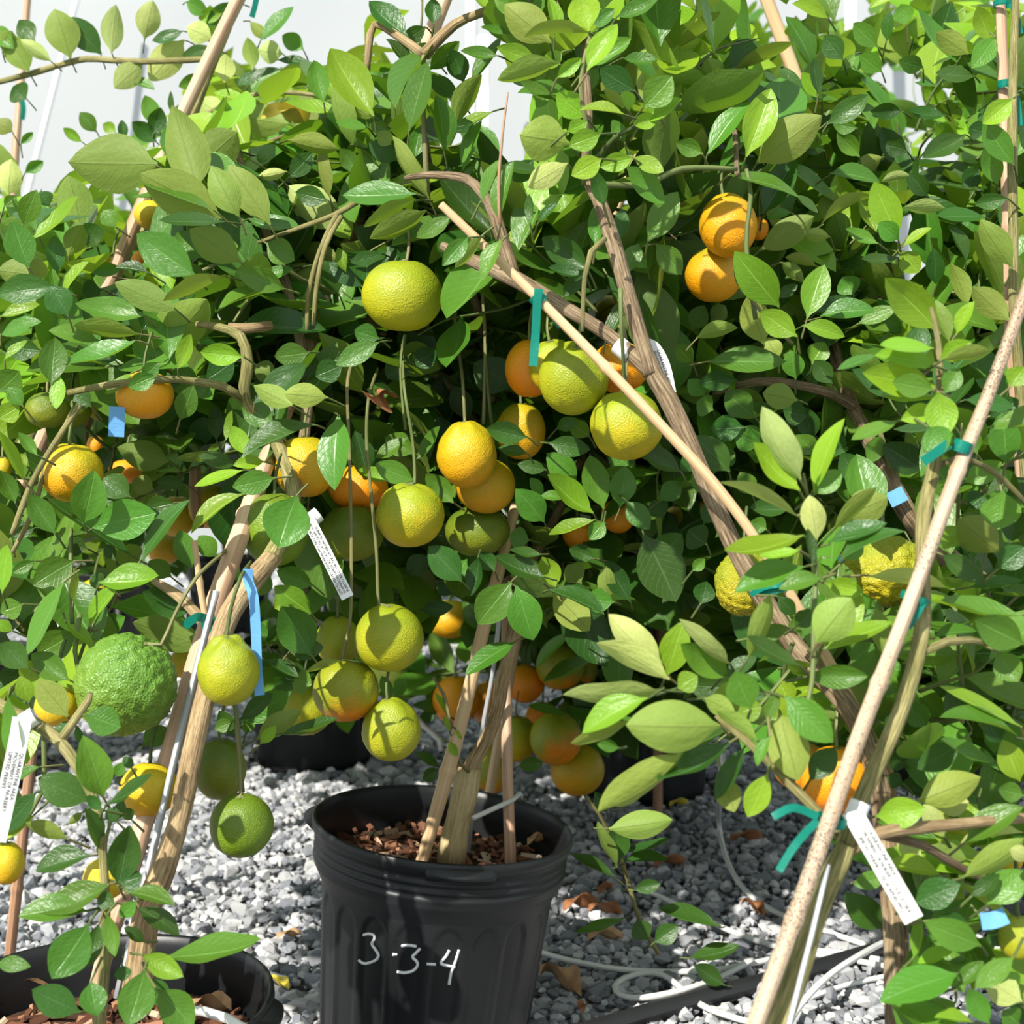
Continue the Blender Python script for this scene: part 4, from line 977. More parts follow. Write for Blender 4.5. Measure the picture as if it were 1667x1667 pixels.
for _h in HERO:       # front leaves: nothing random grows in front of them
    mx_, my_ = (_h[1] + _h[3]) / 2, (_h[2] + _h[4]) / 2
    L2 = max(8, math.hypot(_h[3] - _h[1], _h[4] - _h[2]) / 2); W2 = max(8, _h[5] / 2)
    ca, sa = (_h[3] - _h[1]) / (2 * L2), (_h[4] - _h[2]) / (2 * L2)
    for gx in range(int((mx_ - L2) / GS), int((mx_ + L2) / GS) + 1):
        for gy in range(int((my_ - L2) / GS), int((my_ + L2) / GS) + 1):
            if 0 <= gx < HG.shape[0] and 0 <= gy < HG.shape[1]:
                qx, qy = (gx + .5) * GS - mx_, (gy + .5) * GS - my_
                if ((qx * ca + qy * sa) / L2) ** 2 + ((-qx * sa + qy * ca) / W2) ** 2 < 1.1:
                    if HG[gx, gy] == 0 or HG[gx, gy] > _h[7]: HG[gx, gy] = _h[7]
HG = HG.tolist()
def blocked(x, y, d, far=False):
    if 0 <= x < 1667 and 0 <= y < 1667 and d < HG[int(x / GS)][int(y / GS)] + 0.02: return True
    for c in FRUIT:
        if d < c[4] + 0.03 and ((x - c[0]) / (c[2] + 6)) ** 2 + ((y - c[1]) / (c[3] + 6)) ** 2 < 1: return True
    for x1, y1, x2, y2, w, D in KEEP:
        if d > D + 0.01: continue
        vx, vy = x2 - x1, y2 - y1
        t = max(0, min(1, ((x - x1) * vx + (y - y1) * vy) / (vx * vx + vy * vy)))
        if (x - x1 - t * vx) ** 2 + (y - y1 - t * vy) ** 2 < (w + 7) ** 2: return True
    for q in SKY:
        if inside(q, x, y): return True
    for q in OPEN:
        if inside(q, x, y): return True
    if far:
        for q in BACKOPEN:
            if inside(q, x, y): return True
    return False

# ------------------------------------------------------------------ leaf meshes
def leaf_template(nseg, cols, arch, fold, wave, ph, tipk):
    V = []; UV = []; F = []
    t0 = 0.055
    hs = []
    for i in range(nseg + 1):
        t = i / nseg
        s = max(0.0, (t - t0) / (1 - t0))
        h = math.sin(math.pi * min(1, s ** tipk)) ** 0.78 if 0 < s < 1 else 0
        hs.append(h)
    mx = max(hs)
    for i in range(nseg + 1):
        t = i / nseg
        h = max(hs[i] / mx, 0.05 if t < 0.5 else 0.0)
        for c in cols:
            z = arch * 4 * t * (1 - t) + fold * abs(c) * h * 0.2 + wave * math.sin(t * 11 + ph + (2 if c > 0 else 0)) * abs(c) * h
            z += 0.03 * math.sin(t * 4 + ph)
            V.append((t, c * 0.5 * h + 0.02 * math.sin(t * 3.1 + ph), z)); UV.append((0.5 + c * 0.5, t))
    n = len(cols)
    for i in range(nseg):
        for k in range(n - 1):
            a = i * n + k
            F.append((a, a + n, a + n + 1, a + 1))
    return V, UV, F
SHAPES = []
_r = random.Random(21)
for k in range(8):
    SHAPES.append((_r.uniform(-0.10, 0.12), _r.uniform(0.15, 0.75), _r.uniform(0.004, 0.022), _r.uniform(0, 6.28), _r.uniform(0.86, 1.04)))
HI = [leaf_template(12, (-1, -0.55, 0, 0.55, 1), *s) for s in SHAPES]
LO = [leaf_template(7, (-1, 0, 1), *s) for s in SHAPES]
MATK = ['d', 'm', 'y', 'u', 'p']
LEAFM = {}
for q, (nm, T) in enumerate((('hi', HI), ('lo', LO))):
    for k in range(8):
        for kd in MATK:
            V, UV, F = T[k]
            b = MB(); b.v = V; b.f = F; b.uv = UV
            me = b.mesh('leaf'); me.materials.append(M['leaf_' + kd])
            LEAFM[(nm, k, kd)] = me
LOV = [np.array(t[0]) for t in LO]; LOF = [np.array(t[2]) for t in LO]; LOUV = [np.array(t[1]) for t in LO]

class Tree:
    def __init__(s, key, name, base, label, bark='bark'):
        s.key = key; s.root = empty(name, base); tag(s.root, label, 'tree', 'citrus trees')
        s.leaves = []      # (matrix, kind, shape, hero, depth, size)
        s.tw = MB(); s.bark = bark; s.skel = []
    def limb(s, pts, name='branch', mat=None, sides=12, rough=0.10):
        b = MB()
        w = [P(p[0], p[1], p[2]) for p in pts]
        b.tube(w, [rp(p[3], p[2]) for p in pts], sides, step=0.012, rough=rough, seed=len(s.skel))
        link(name, b.mesh(name), s.root, M[mat or s.bark])
        s.skel += w
    def limbw(s, pts, radii, name='branch', mat=None):
        b = MB(); b.tube(pts, radii, 8, step=0.03, rough=0.06); link(name, b.mesh(name), s.root, M[mat or s.bark])
    def finish(s):
        own = [l for l in s.leaves if l[3]]
        rest = [l for l in s.leaves if not l[3]]
        def vis(l):
            a, b_, d = proj(l[0].translation)
            return -(l[5] / d) + (10 if not (0 < a < 1667 and 0 < b_ < 1667) else 0) + 0.02 * d
        rest.sort(key=vis)
        k = max(0, 300 - len(own))
        single, bulk = own[:300] + rest[:k], own[300:] + rest[k:]
        for mt, kd, sh, he, d, sz in single:
            o = bpy.data.objects.new('leaf', LEAFM[('hi' if he or d < 1.5 else 'lo', sh, kd)])
            COL.objects.link(o); o.parent = s.root
            o.matrix_local = Matrix.Translation(-s.root.location) @ mt
        if bulk:
            VV = []; FF = []; UU = []; MI = []; k = 0
            for mt, kd, sh, he, d, sz in bulk:
                A = np.array(mt)
                VV.append(LOV[sh] @ A[:3, :3].T + A[:3, 3] - np.array(s.root.location)); FF.append(LOF[sh] + k); UU.append(LOUV[sh])
                MI += [MATK.index(kd)] * len(LOF[sh]); k += len(LOV[sh])
            VV = np.concatenate(VV); FF = np.concatenate(FF); UU = np.concatenate(UU)
            me = bpy.data.meshes.new('foliage'); me.from_pydata(VV.tolist(), [], FF.tolist())
            uvl = me.uv_layers.new(name='UVMap')
            idx = np.empty(len(me.loops), dtype=np.int32); me.loops.foreach_get('vertex_index', idx)
            uvl.data.foreach_set('uv', UU[idx].astype(np.float32).ravel())
            for kd in MATK: me.materials.append(M['leaf_' + kd])
            me.polygons.foreach_set('material_index', np.array(MI, dtype=np.int32))
            me.polygons.foreach_set('use_smooth', np.ones(len(me.polygons), dtype=bool))
            me.update()
            o = bpy.data.objects.new('foliage', me); COL.objects.link(o); o.parent = s.root
            tag(o, kind='stuff')
        if s.tw.v:
            o = link('twigs', s.tw.mesh('twigs'), s.root, M['twig']); tag(o, kind='stuff')

def basis(X, n):
    X = X.normalized()
    Y = n.cross(X)
    if Y.length < 1e-4: Y = X.orthogonal()
    Y.normalize()
    return X, Y, X.cross(Y)
def mat_leaf(B, X, n, Ln, W):
    X, Y, Z = basis(X, n)
    return Matrix(((X.x * Ln, Y.x * W, Z.x * Ln, B.x), (X.y * Ln, Y.y * W, Z.y * Ln, B.y), (X.z * Ln, Y.z * W, Z.z * Ln, B.z), (0, 0, 0, 1)))
def add_hero(t, bx, by, tx, ty, w, kd, d):
    r = RNG
    dd = d + r.uniform(-0.012, 0.012)
    Lp = math.hypot(tx - bx, ty - by)
    dz = r.uniform(-0.30, 0.12) * rp(Lp, d)
    B = P(bx, by, dd); T = P(tx, ty, dd + dz)
    ax = T - B; Ln = ax.length
    X = ax.normalized()
    mid = (B + T) / 2
    v = (CC - mid).normalized()
    s0 = X.cross(v).normalized(); n0 = s0.cross(X).normalized()
    wa = rp(w, d)
    wt = max(0.46 * Ln * r.uniform(0.9, 1.1), wa)
    phi = math.acos(max(0.05, min(1.0, wa / wt)))
    back = kd in 'up'
    best = None
    for sg in (1, -1):
        n = n0 * math.cos(phi) + s0 * (sg * math.sin(phi))
        if back: n = -n
        sc = n.dot(Vector((0, 0, 1))) + 0.5 * n.dot(SUNV)
        if best is None or sc > best[0]: best = (sc, n)
    t.leaves.append((mat_leaf(B, X, best[1], Ln, wt), kd, r.randrange(8), True, dd, Ln))
    # petiole stub and twig going back into the crown
    back_ = (CF * 0.75 - X * 0.55 + Vector((r.uniform(-.3, .3), 0, r.uniform(-.5, .1)))).normalized()
    t.tw.tube([B + X * (0.02 * Ln), B + back_ * 0.009, B + back_ * 0.022], [0.0008, 0.0010, 0.0011], 5)

def crown(t, px, py, rx, ry, D, rd, ntw, mixk, lmin=0.066, lmax=0.110, far=False, nl=(6, 10)):
    if D < 1.25: lmin, lmax = 0.045, 0.074
    """leafy twigs growing outwards through an ellipsoid crown"""
    r = RNG
    C0 = P(px, py, D)
    for _ in range(ntw):
        while True:
            a, b_, c = r.uniform(-1, 1), r.uniform(-1, 1), r.uniform(-1, 1)
            q = a * a + b_ * b_ + c * c
            if 0.12 < q < 1: break
        base = P(px + a * rx, py + b_ * ry, D + c * rd)
        x_, y_, d_ = proj(base)
        out = (base - C0); out.normalize()
        dr = (out * 0.7 + Vector((r.gauss(0, .45), r.gauss(0, .45), 0.35 + r.gauss(0, .45)))).normalized()
        Lt = r.uniform(0.07, 0.15) * (1.15 if far else 1)
        pts = [base]
        for k in range(4):
            dr = (dr + Vector((r.gauss(0, .12), r.gauss(0, .12), r.gauss(-0.05, .12)))).normalized()
            pts.append(pts[-1] + dr * Lt / 4)
        ok = 0
        n = r.randint(*nl)
        ang = r.uniform(0, 6.28)
        kd0 = r.choice(mixk)
        for k in range(n):
            s = (k + 0.8) / n * 4
            i = min(3, int(s)); fr = s - i
            Bp = pts[i].lerp(pts[i + 1], min(1, fr))
            td = (pts[i + 1] - pts[i]).normalized()
            ang += 2.4
            u = td.orthogonal().normalized(); w = td.cross(u)
            rad = u * math.cos(ang) + w * math.sin(ang)
            X = (td * r.uniform(0.25, 0.8) + rad + Vector((0, 0, -0.18))).normalized()
            nn = (Vector((0, 0, 0.75)) + SUNV * 0.55 + Vector((r.gauss(0, .42), r.gauss(0, .42), r.gauss(0, .35)))).normalized()
            Ln = r.uniform(lmin, lmax)
            M_ = Bp + X * (Ln * 0.5); E_ = Bp + X * Ln
            bad = False
            for q in (Bp, M_, E_):
                a1, b1, d1 = proj(q)
                if blocked(a1, b1, d1, far) or d1 < 0.7: bad = True; break
            if bad: continue
            kd = kd0 if r.random() < 0.7 else r.choice(mixk)
            t.leaves.append((mat_leaf(Bp, X, nn, Ln, Ln * r.uniform(0.44, 0.57)), kd, r.randrange(8), False, d1, Ln))
            ok += 1
        xm, ym, dm = proj(pts[2])
        if ok >= max(2, n * 0.45) and not blocked(xm, ym, dm, far):
            t.tw.tube(pts, [0.0021, 0.0018, 0.0015, 0.0012, 0.0008], 5)

# ------------------------------------------------------------------ the trees
def gp(px, d, z=0.0):
    v = P(px, 900, d); return Vector((v.x, v.y if z is None else d * CF.y, z))
T = {}
# numbered pot
t = T['C'] = Tree('C', 'citrus_tree', P(738, 1398, 1.60), 'citrus tree in the numbered pot, forked tan trunk and yellow-green fruit', 'bark_tan')
t.limb([(734,1405,1.60,24),(738,1372,1.60,23),(750,1320,1.60,21),(760,1275,1.60,22),(764,1250,1.60,19)], 'trunk', 'bark_pale', 16)
t.limb([(758,1275,1.60,13),(770,1241,1.60,13),(792,1204,1.60,12),(810,1157,1.60,11.5),(818,1107,1.60,11.5),(830,1060,1.60,12),(842,990,1.61,13),(848,900,1.64,12),(825,760,1.66,10),(795,600,1.66,9),(760,450,1.63,8),(705,300,1.60,6),(690,180,1.58,4)], 'branch', 'bark_tan')
t.limb([(846,940,1.63,10),(900,850,1.68,8),(960,720,1.72,7),(1000,640,1.74,4)], 'branch')
t.limb([(830,790,1.66,9),(740,640,1.66,8),(640,560,1.62,7),(560,480,1.6,6),(500,400,1.58,4)], 'branch')
t.limb([(560,480,1.58,5),(490,455,1.5,4),(420,410,1.47,4),(330,440,1.45,3)], 'branch', 'twig')
t.limb([(700,290,1.5,5),(600,320,1.46,5),(545,350,1.44,5),(490,370,1.44,4),(420,395,1.45,3)], 'branch', 'bark_green')
t.limb([(548,350,1.44,5),(520,410,1.43,4),(502,480,1.43,4),(500,540,1.43,3)], 'branch', 'bark_green')
t.limb([(556,352,1.43,4),(530,400,1.42,4),(515,470,1.42,4),(510,530,1.42,3)], 'branch', 'bark_green')
t.limb([(762,1255,1.58,4),(748,1240,1.56,3),(738,1200,1.55,3),(722,1130,1.55,3),(705,1102,1.55,2)], 'branch', 'twig', 8)
t.limb([(690,90,1.44,9),(650,60,1.45,7),(610,40,1.46,6),(600,80,1.46,6),(598,120,1.47,5)], 'branch')
t.limb([(690,90,1.42,10),(740,40,1.42,8),(800,15,1.42,7),(860,-10,1.42,6)], 'branch')
t.limb([(696,330,1.42,5),(692,240,1.41,5),(688,150,1.41,4),(690,90,1.41,4)], 'branch', 'twig')
t.limb([(755,470,1.6,8),(735,470,1.5,8),(715,490,1.44,6),(700,500,1.42,4)], 'branch')
for q in ([(745,560),(742,500),(770,450)],[(787,690),(790,560),(785,470)],[(660,700),(652,600),(660,545)],[(800,690),(795,640),(790,560)]):
    t.limb([(a, b_, 1.47, 3) for a, b_ in q], 'branch', 'twig', 6)
# left pot
t = T['L'] = Tree('L', 'citrus_tree', P(228, 1600, 1.17), 'citrus tree in the lower left pot with the big knobbly green fruit', 'bark')
t.limb([(222,1625,1.17,25),(228,1570,1.17,24),(240,1480,1.17,22),(258,1435,1.18,21),(290,1340,1.19,17),(312,1230,1.20,18),(335,1130,1.21,17),(365,1020,1.23,17),(400,960,1.25,18),(445,905,1.30,16)], 'trunk', 'bark_tan', 16)
t.limb([(440,910,1.29,15),(478,820,1.37,12),(450,720,1.40,11),(400,650,1.38,10),(403,590,1.37,10),(392,548,1.37,9),(355,532,1.38,7),(320,528,1.39,5)], 'branch', 'bark_green')
t.limb([(398,650,1.38,8),(365,630,1.37,7),(310,620,1.36,6),(260,618,1.34,6),(170,628,1.33,6),(110,640,1.33,5)], 'branch', 'bark_green')
t.limb([(478,820,1.38,10),(500,640,1.46,9),(470,480,1.5,8),(420,340,1.52,7),(380,230,1.55,5)], 'branch')
t.limb([(440,530,1.4,8),(400,535,1.38,8),(372,533,1.38,7)], 'branch', 'bark_tan')
t.limb([(130,660,1.30,5),(90,720,1.29,5),(50,790,1.29,5),(20,870,1.29,5)], 'branch', 'bark_green')
t.limb([(122,662,1.31,4),(75,760,1.30,4),(55,830,1.30,4),(20,900,1.3,4)], 'branch', 'bark_green')
t.limb([(350,1040,1.3,9),(320,1000,1.31,9),(290,970,1.32,9),(250,945,1.34,6)], 'branch', 'bark_tan')
t.limb([(160,1690,1.05,11),(168,1600,1.05,10),(172,1540,1.05,9),(170,1430,1.06,7),(160,1330,1.07,7),(140,1270,1.08,9),(98,1208,1.09,10),(60,1180,1.10,11),(20,1160,1.11,11),(-30,1130,1.12,11)], 'branch', 'bark_green')
t.limb([(96,1208,1.09,7),(120,1175,1.09,7),(144,1140,1.10,6),(147,1128,1.10,4)], 'branch', 'bark_green')
t.limb([(70,1180,1.12,4),(72,1230,1.12,4),(68,1290,1.12,4),(30,1350,1.12,3),(-10,1380,1.12,3)], 'branch', 'twig')
t.limb([(382,1140,1.25,4),(388,1200,1.25,4),(392,1260,1.25,4),(396,1290,1.25,3)], 'branch', 'twig')
t.limb([(130,1000,1.24,4),(122,1060,1.23,4),(128,1100,1.22,3)], 'branch', 'twig')
t.limb([(116,860,1.3,3),(115,960,1.26,4),(118,1020,1.25,4)], 'branch', 'twig')
t.limb([(190,940,1.25,3),(150,1020,1.25,3),(128,1075,1.23,3),(130,1110,1.22,3)], 'branch', 'twig')
# leaning trunk at right, growing to the left
t = T['B'] = Tree('B', 'citrus_tree', gp(1478, 1.02), 'citrus tree with a brown ridged trunk leaning left beside slanting bamboo', 'bark')
bp = gp(1478, 1.02); bpp = proj(bp)
t.limb([(bpp[0],bpp[1],bpp[2],24),(1468,1800,1.02,22),(1462,1667,1.04,21),(1457,1500,1.06,20),(1442,1350,1.09,20),(1425,1250,1.11,18),(1380,1150,1.13,17),(1300,1060,1.15,17),(1240,970,1.17,16),(1190,880,1.18,15),(1130,740,1.20,14),(1088,650,1.21,16),(1062,605,1.212,15.5),(1045,560,1.216,12.5),(1035,525,1.22,10)], 'trunk', 'bark', 16)
t.limb([(1060,610,1.21,14),(1028,500,1.22,13),(1000,400,1.23,13),(975,325,1.24,12),(955,280,1.25,9),(958,180,1.27,7),(950,60,1.29,5)], 'branch')
t.limb([(1060,605,1.21,12),(990,545,1.23,12),(900,490,1.25,12),(830,450,1.27,14),(770,425,1.29,11),(720,400,1.31,7)], 'branch')
t.limb([(836,448,1.27,11),(815,380,1.28,11),(796,330,1.29,9),(760,292,1.31,8),(700,285,1.34,6),(660,290,1.37,4)], 'branch')
t.limb([(985,388,1.21,5),(962,410,1.20,5),(952,450,1.20,4),(948,540,1.20,3)], 'branch', 'bark_green')
t.limb([(1010,470,1.2,4),(1012,540,1.2,3),(1018,640,1.24,3)], 'branch', 'twig')
t.limb([(955,285,1.24,6),(1000,225,1.2,4),(1060,195,1.18,3),(1110,170,1.17,2)], 'branch', 'twig')
t.limb([(950,300,1.24,4),(960,240,1.19,4),(945,140,1.17,4),(960,60,1.17,3)], 'branch', 'twig')
t.limb([(814,365,1.16,3),(812,300,1.16,3),(818,220,1.16,2),(827,150,1.16,1.5)], 'branch', 'bamboo_brown', 6)
t.limb([(970,300,1.25,6),(1050,300,1.27,5),(1110,275,1.28,5),(1200,275,1.29,4)], 'branch', 'twig')
# speckled stake tree, lower right
rb = POT_R[0] + Vector((0.02, 0.01, -0.045)); rbp = proj(rb)
t = T['R'] = Tree('R', 'citrus_tree', rb, 'young citrus tree tied to the speckled bamboo stake at right', 'bark_green')
t.limb([(rbp[0],rbp[1],rbp[2],24),(1180,1850,0.83,23),(1268,1667,0.87,21),(1330,1480,0.90,20),(1368,1398,0.91,19),(1378,1375,0.91,15)], 'trunk', 'bark_green', 16)
t.limb([(1368,1400,0.915,14),(1390,1330,0.92,13),(1420,1260,0.93,14),(1455,1185,0.935,14),(1485,1100,0.945,13),(1503,1010,0.955,13),(1502,930,0.965,12),(1504,840,0.975,12),(1522,750,0.985,10),(1530,660,0.995,8),(1528,560,1.0,5),(1515,500,1.0,3)], 'branch', 'bark_green', 14)
t.limb([(1372,1392,0.915,11),(1430,1357,0.925,11),(1490,1348,0.935,11),(1580,1340,0.95,9),(1680,1330,0.97,8)], 'branch', 'bark_tan')
t.limb([(1440,1360,0.94,8),(1500,1375,0.95,8),(1560,1410,0.97,7),(1620,1440,0.99,5)], 'branch', 'bark')
t.limb([(1505,1060,0.95,7),(1540,1045,0.96,7),(1580,1042,0.97,6),(1625,1052,0.98,4)], 'branch', 'bark_green')
t.limb([(1522,760,0.99,5),(1560,745,1.0,5),(1620,770,1.02,5),(1680,830,1.04,4)], 'branch', 'bark_green')
t.limb([(1385,1380,0.925,8),(1338,1330,0.94,8),(1285,1275,0.945,8),(1225,1215,0.95,7),(1180,1178,0.955,5),(1165,1165,0.955,3)], 'branch', 'bark_green')
t.limb([(1290,1280,0.945,4),(1300,1200,0.95,4),(1322,1110,0.96,4.5),(1325,1000,0.97,4),(1328,930,0.98,4),(1318,830,0.985,3),(1308,770,0.985,2)], 'branch', 'twig')
# right middle tree with the small blue tag on its trunk
t = T['D'] = Tree('D', 'citrus_tree', gp(1900, 1.75), 'citrus tree at right with a small blue tag on its leaning stem', 'bark')
t.limb([(1900,1600,1.75,18),(1790,1150,1.65,18),(1690,1010,1.60,17),(1600,950,1.56,17),(1500,868,1.51,17),(1440,765,1.51,13),(1392,672,1.53,12),(1372,620,1.55,9),(1345,560,1.58,6)], 'trunk', 'bark', 14)
t.limb([(1388,660,1.52,9),(1350,640,1.51,8),(1290,625,1.50,8),(1230,622,1.50,7),(1160,640,1.52,5)], 'branch')
t.limb([(1372,620,1.55,8),(1330,450,1.6,7),(1250,330,1.6,6),(1150,250,1.6,4)], 'branch')
t.limb([(1470,810,1.52,6),(1452,760,1.50,6),(1440,730,1.50,5),(1430,690,1.5,3)], 'branch', 'bark_green')
t.limb([(1200,285,1.30,4),(1190,180,1.4,5),(1150,110,1.5,5),(1080,70,1.55,6),(1000,60,1.6,5)], 'branch')
t.limb([(1230,520,1.31,4),(1215,400,1.31,4),(1222,320,1.31,4),(1215,275,1.31,3)], 'branch', 'twig')
t.limb([(1290,560,1.31,3),(1250,520,1.30,3),(1210,470,1.31,3)], 'branch', 'twig')
# tree at the right edge
t = T['E'] = Tree('E', 'citrus_tree', gp(1800, 1.5), 'tall citrus stem tied to the stake along the right edge', 'bark_green')
t.limb([(1850,1680,1.5,12),(1700,1000,1.35,10),(1655,560,1.30,8),(1650,400,1.29,8),(1648,250,1.29,8),(1650,100,1.29,7),(1655,-30,1.29,5)], 'trunk', 'bark_green')
t.limb([(1700,1000,1.4,8),(1560,700,1.6,7),(1450,450,1.7,6),(1420,250,1.7,4)], 'branch')
# upper left tree with the long leaning stake
t = T['W'] = Tree('W', 'citrus_tree', gp(-300, 1.9), 'citrus tree at upper left arching over the white film', 'bark')
t.limb([(-320,1560,1.9,16),(-200,1200,1.9,14),(0,800,1.92,12),(150,520,1.95,10),(250,350,1.95,8),(310,200,1.9,7),(345,110,1.88,6),(370,50,1.88,6),(395,-20,1.88,5)], 'trunk', 'bark_green')
t.limb([(350,95,1.92,4),(300,98,1.93,5),(230,100,1.94,5),(180,98,1.95,5),(140,96,1.95,5),(100,105,1.96,5),(50,120,1.97,5),(-20,138,1.98,4)], 'branch', 'bark_green')
t.limb([(310,200,1.9,4),(380,165,1.85,4),(440,150,1.8,4),(520,155,1.75,3)], 'branch', 'bark_green')
t.limb([(380,270,1.8,3),(430,235,1.78,4),(480,215,1.76,3)], 'branch', 'bark_green')
# low shoot on the gravel beside the numbered pot
t = T['S'] = Tree('S', 'citrus_sapling', G(1072, 1552), 'low citrus shoot with dark leaves on the gravel right of the numbered pot', 'twig')
t.limb([(1072,1552,1.77,4),(1040,1495,1.74,4),(1020,1425,1.72,4),(998,1370,1.70,4),(975,1325,1.68,3),(952,1295,1.67,3)], 'stem', 'bark_green', 8)
# rows behind
def back_tree(key, px, d, label, blobs, top, bark='bark', lean=0.0):
    b0 = gp(px, d, 0.22)
    t = T[key] = Tree(key, 'citrus_tree', b0, label, bark)
    tip = P(px + lean, top, d)
    mid = b0.lerp(tip, 0.5) + Vector((RNG.uniform(-.05, .05), RNG.uniform(-.05, .05), 0))
    t.limbw([b0, mid, tip], [0.016, 0.012, 0.004], 'trunk')
    for (x, y, rx, ry, dd, rd, n, mk) in blobs:
        c = P(x, y, dd)
        st = b0.lerp(tip, RNG.uniform(0.25, 0.5))
        t.limbw([st, st.lerp(c, 0.5) + Vector((0, 0, 0.04)), c], [0.009, 0.007, 0.003])
        crown(t, x, y, rx, ry, dd, rd, n, mk, 0.076, 0.122, True)
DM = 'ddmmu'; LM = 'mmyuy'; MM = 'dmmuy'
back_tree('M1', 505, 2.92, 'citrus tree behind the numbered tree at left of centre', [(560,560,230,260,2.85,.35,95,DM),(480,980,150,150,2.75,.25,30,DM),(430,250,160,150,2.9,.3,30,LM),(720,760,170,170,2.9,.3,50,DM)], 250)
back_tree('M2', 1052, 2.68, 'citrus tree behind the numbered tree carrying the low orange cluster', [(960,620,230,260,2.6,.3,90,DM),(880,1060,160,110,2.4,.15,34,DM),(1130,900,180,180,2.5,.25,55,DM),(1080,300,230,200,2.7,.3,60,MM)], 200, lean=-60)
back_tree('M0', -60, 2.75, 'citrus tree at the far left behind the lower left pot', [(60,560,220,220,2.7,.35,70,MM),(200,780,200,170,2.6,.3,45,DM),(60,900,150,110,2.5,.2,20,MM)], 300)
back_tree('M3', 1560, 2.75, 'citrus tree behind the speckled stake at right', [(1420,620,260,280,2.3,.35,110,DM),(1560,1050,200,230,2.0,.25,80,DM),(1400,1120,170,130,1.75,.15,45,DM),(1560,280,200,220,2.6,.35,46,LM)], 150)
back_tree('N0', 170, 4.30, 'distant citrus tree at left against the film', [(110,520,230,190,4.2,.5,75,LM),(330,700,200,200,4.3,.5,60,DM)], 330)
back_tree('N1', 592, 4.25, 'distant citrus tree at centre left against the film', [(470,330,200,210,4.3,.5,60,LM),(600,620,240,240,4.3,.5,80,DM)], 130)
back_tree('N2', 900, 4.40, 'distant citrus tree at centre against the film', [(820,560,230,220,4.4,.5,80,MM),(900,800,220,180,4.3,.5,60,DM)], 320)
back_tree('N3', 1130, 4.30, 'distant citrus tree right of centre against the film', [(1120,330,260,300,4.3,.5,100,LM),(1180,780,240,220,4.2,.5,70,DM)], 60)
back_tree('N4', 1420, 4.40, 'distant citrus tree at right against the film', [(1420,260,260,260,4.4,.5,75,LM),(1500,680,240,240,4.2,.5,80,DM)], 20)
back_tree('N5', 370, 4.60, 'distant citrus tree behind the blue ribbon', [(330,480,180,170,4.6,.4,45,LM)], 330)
# crowns of the near trees
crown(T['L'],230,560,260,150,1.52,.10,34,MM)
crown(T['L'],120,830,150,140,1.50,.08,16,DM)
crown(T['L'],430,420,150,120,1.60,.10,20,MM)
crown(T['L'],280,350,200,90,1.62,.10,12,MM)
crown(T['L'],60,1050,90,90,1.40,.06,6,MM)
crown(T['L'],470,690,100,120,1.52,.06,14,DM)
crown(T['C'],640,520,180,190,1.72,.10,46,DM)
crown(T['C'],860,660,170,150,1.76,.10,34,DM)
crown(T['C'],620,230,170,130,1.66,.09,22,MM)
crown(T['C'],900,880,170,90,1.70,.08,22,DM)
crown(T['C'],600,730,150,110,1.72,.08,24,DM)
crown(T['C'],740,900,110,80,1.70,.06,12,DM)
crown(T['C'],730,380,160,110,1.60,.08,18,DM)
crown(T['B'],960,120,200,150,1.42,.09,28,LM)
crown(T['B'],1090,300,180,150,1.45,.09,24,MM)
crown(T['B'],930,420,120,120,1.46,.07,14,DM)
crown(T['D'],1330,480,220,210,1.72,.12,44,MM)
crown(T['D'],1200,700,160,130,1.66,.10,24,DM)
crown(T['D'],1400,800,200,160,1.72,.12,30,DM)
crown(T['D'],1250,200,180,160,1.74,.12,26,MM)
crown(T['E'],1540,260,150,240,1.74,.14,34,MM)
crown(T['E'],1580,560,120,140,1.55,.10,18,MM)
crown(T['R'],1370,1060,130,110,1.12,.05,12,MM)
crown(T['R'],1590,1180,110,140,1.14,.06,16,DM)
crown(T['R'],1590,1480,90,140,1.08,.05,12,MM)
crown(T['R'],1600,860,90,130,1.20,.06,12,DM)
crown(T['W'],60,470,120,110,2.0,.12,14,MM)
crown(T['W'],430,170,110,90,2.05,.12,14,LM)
for h in HERO: add_hero(T[h[0]], *h[1:])
for t in T.values(): t.finish()

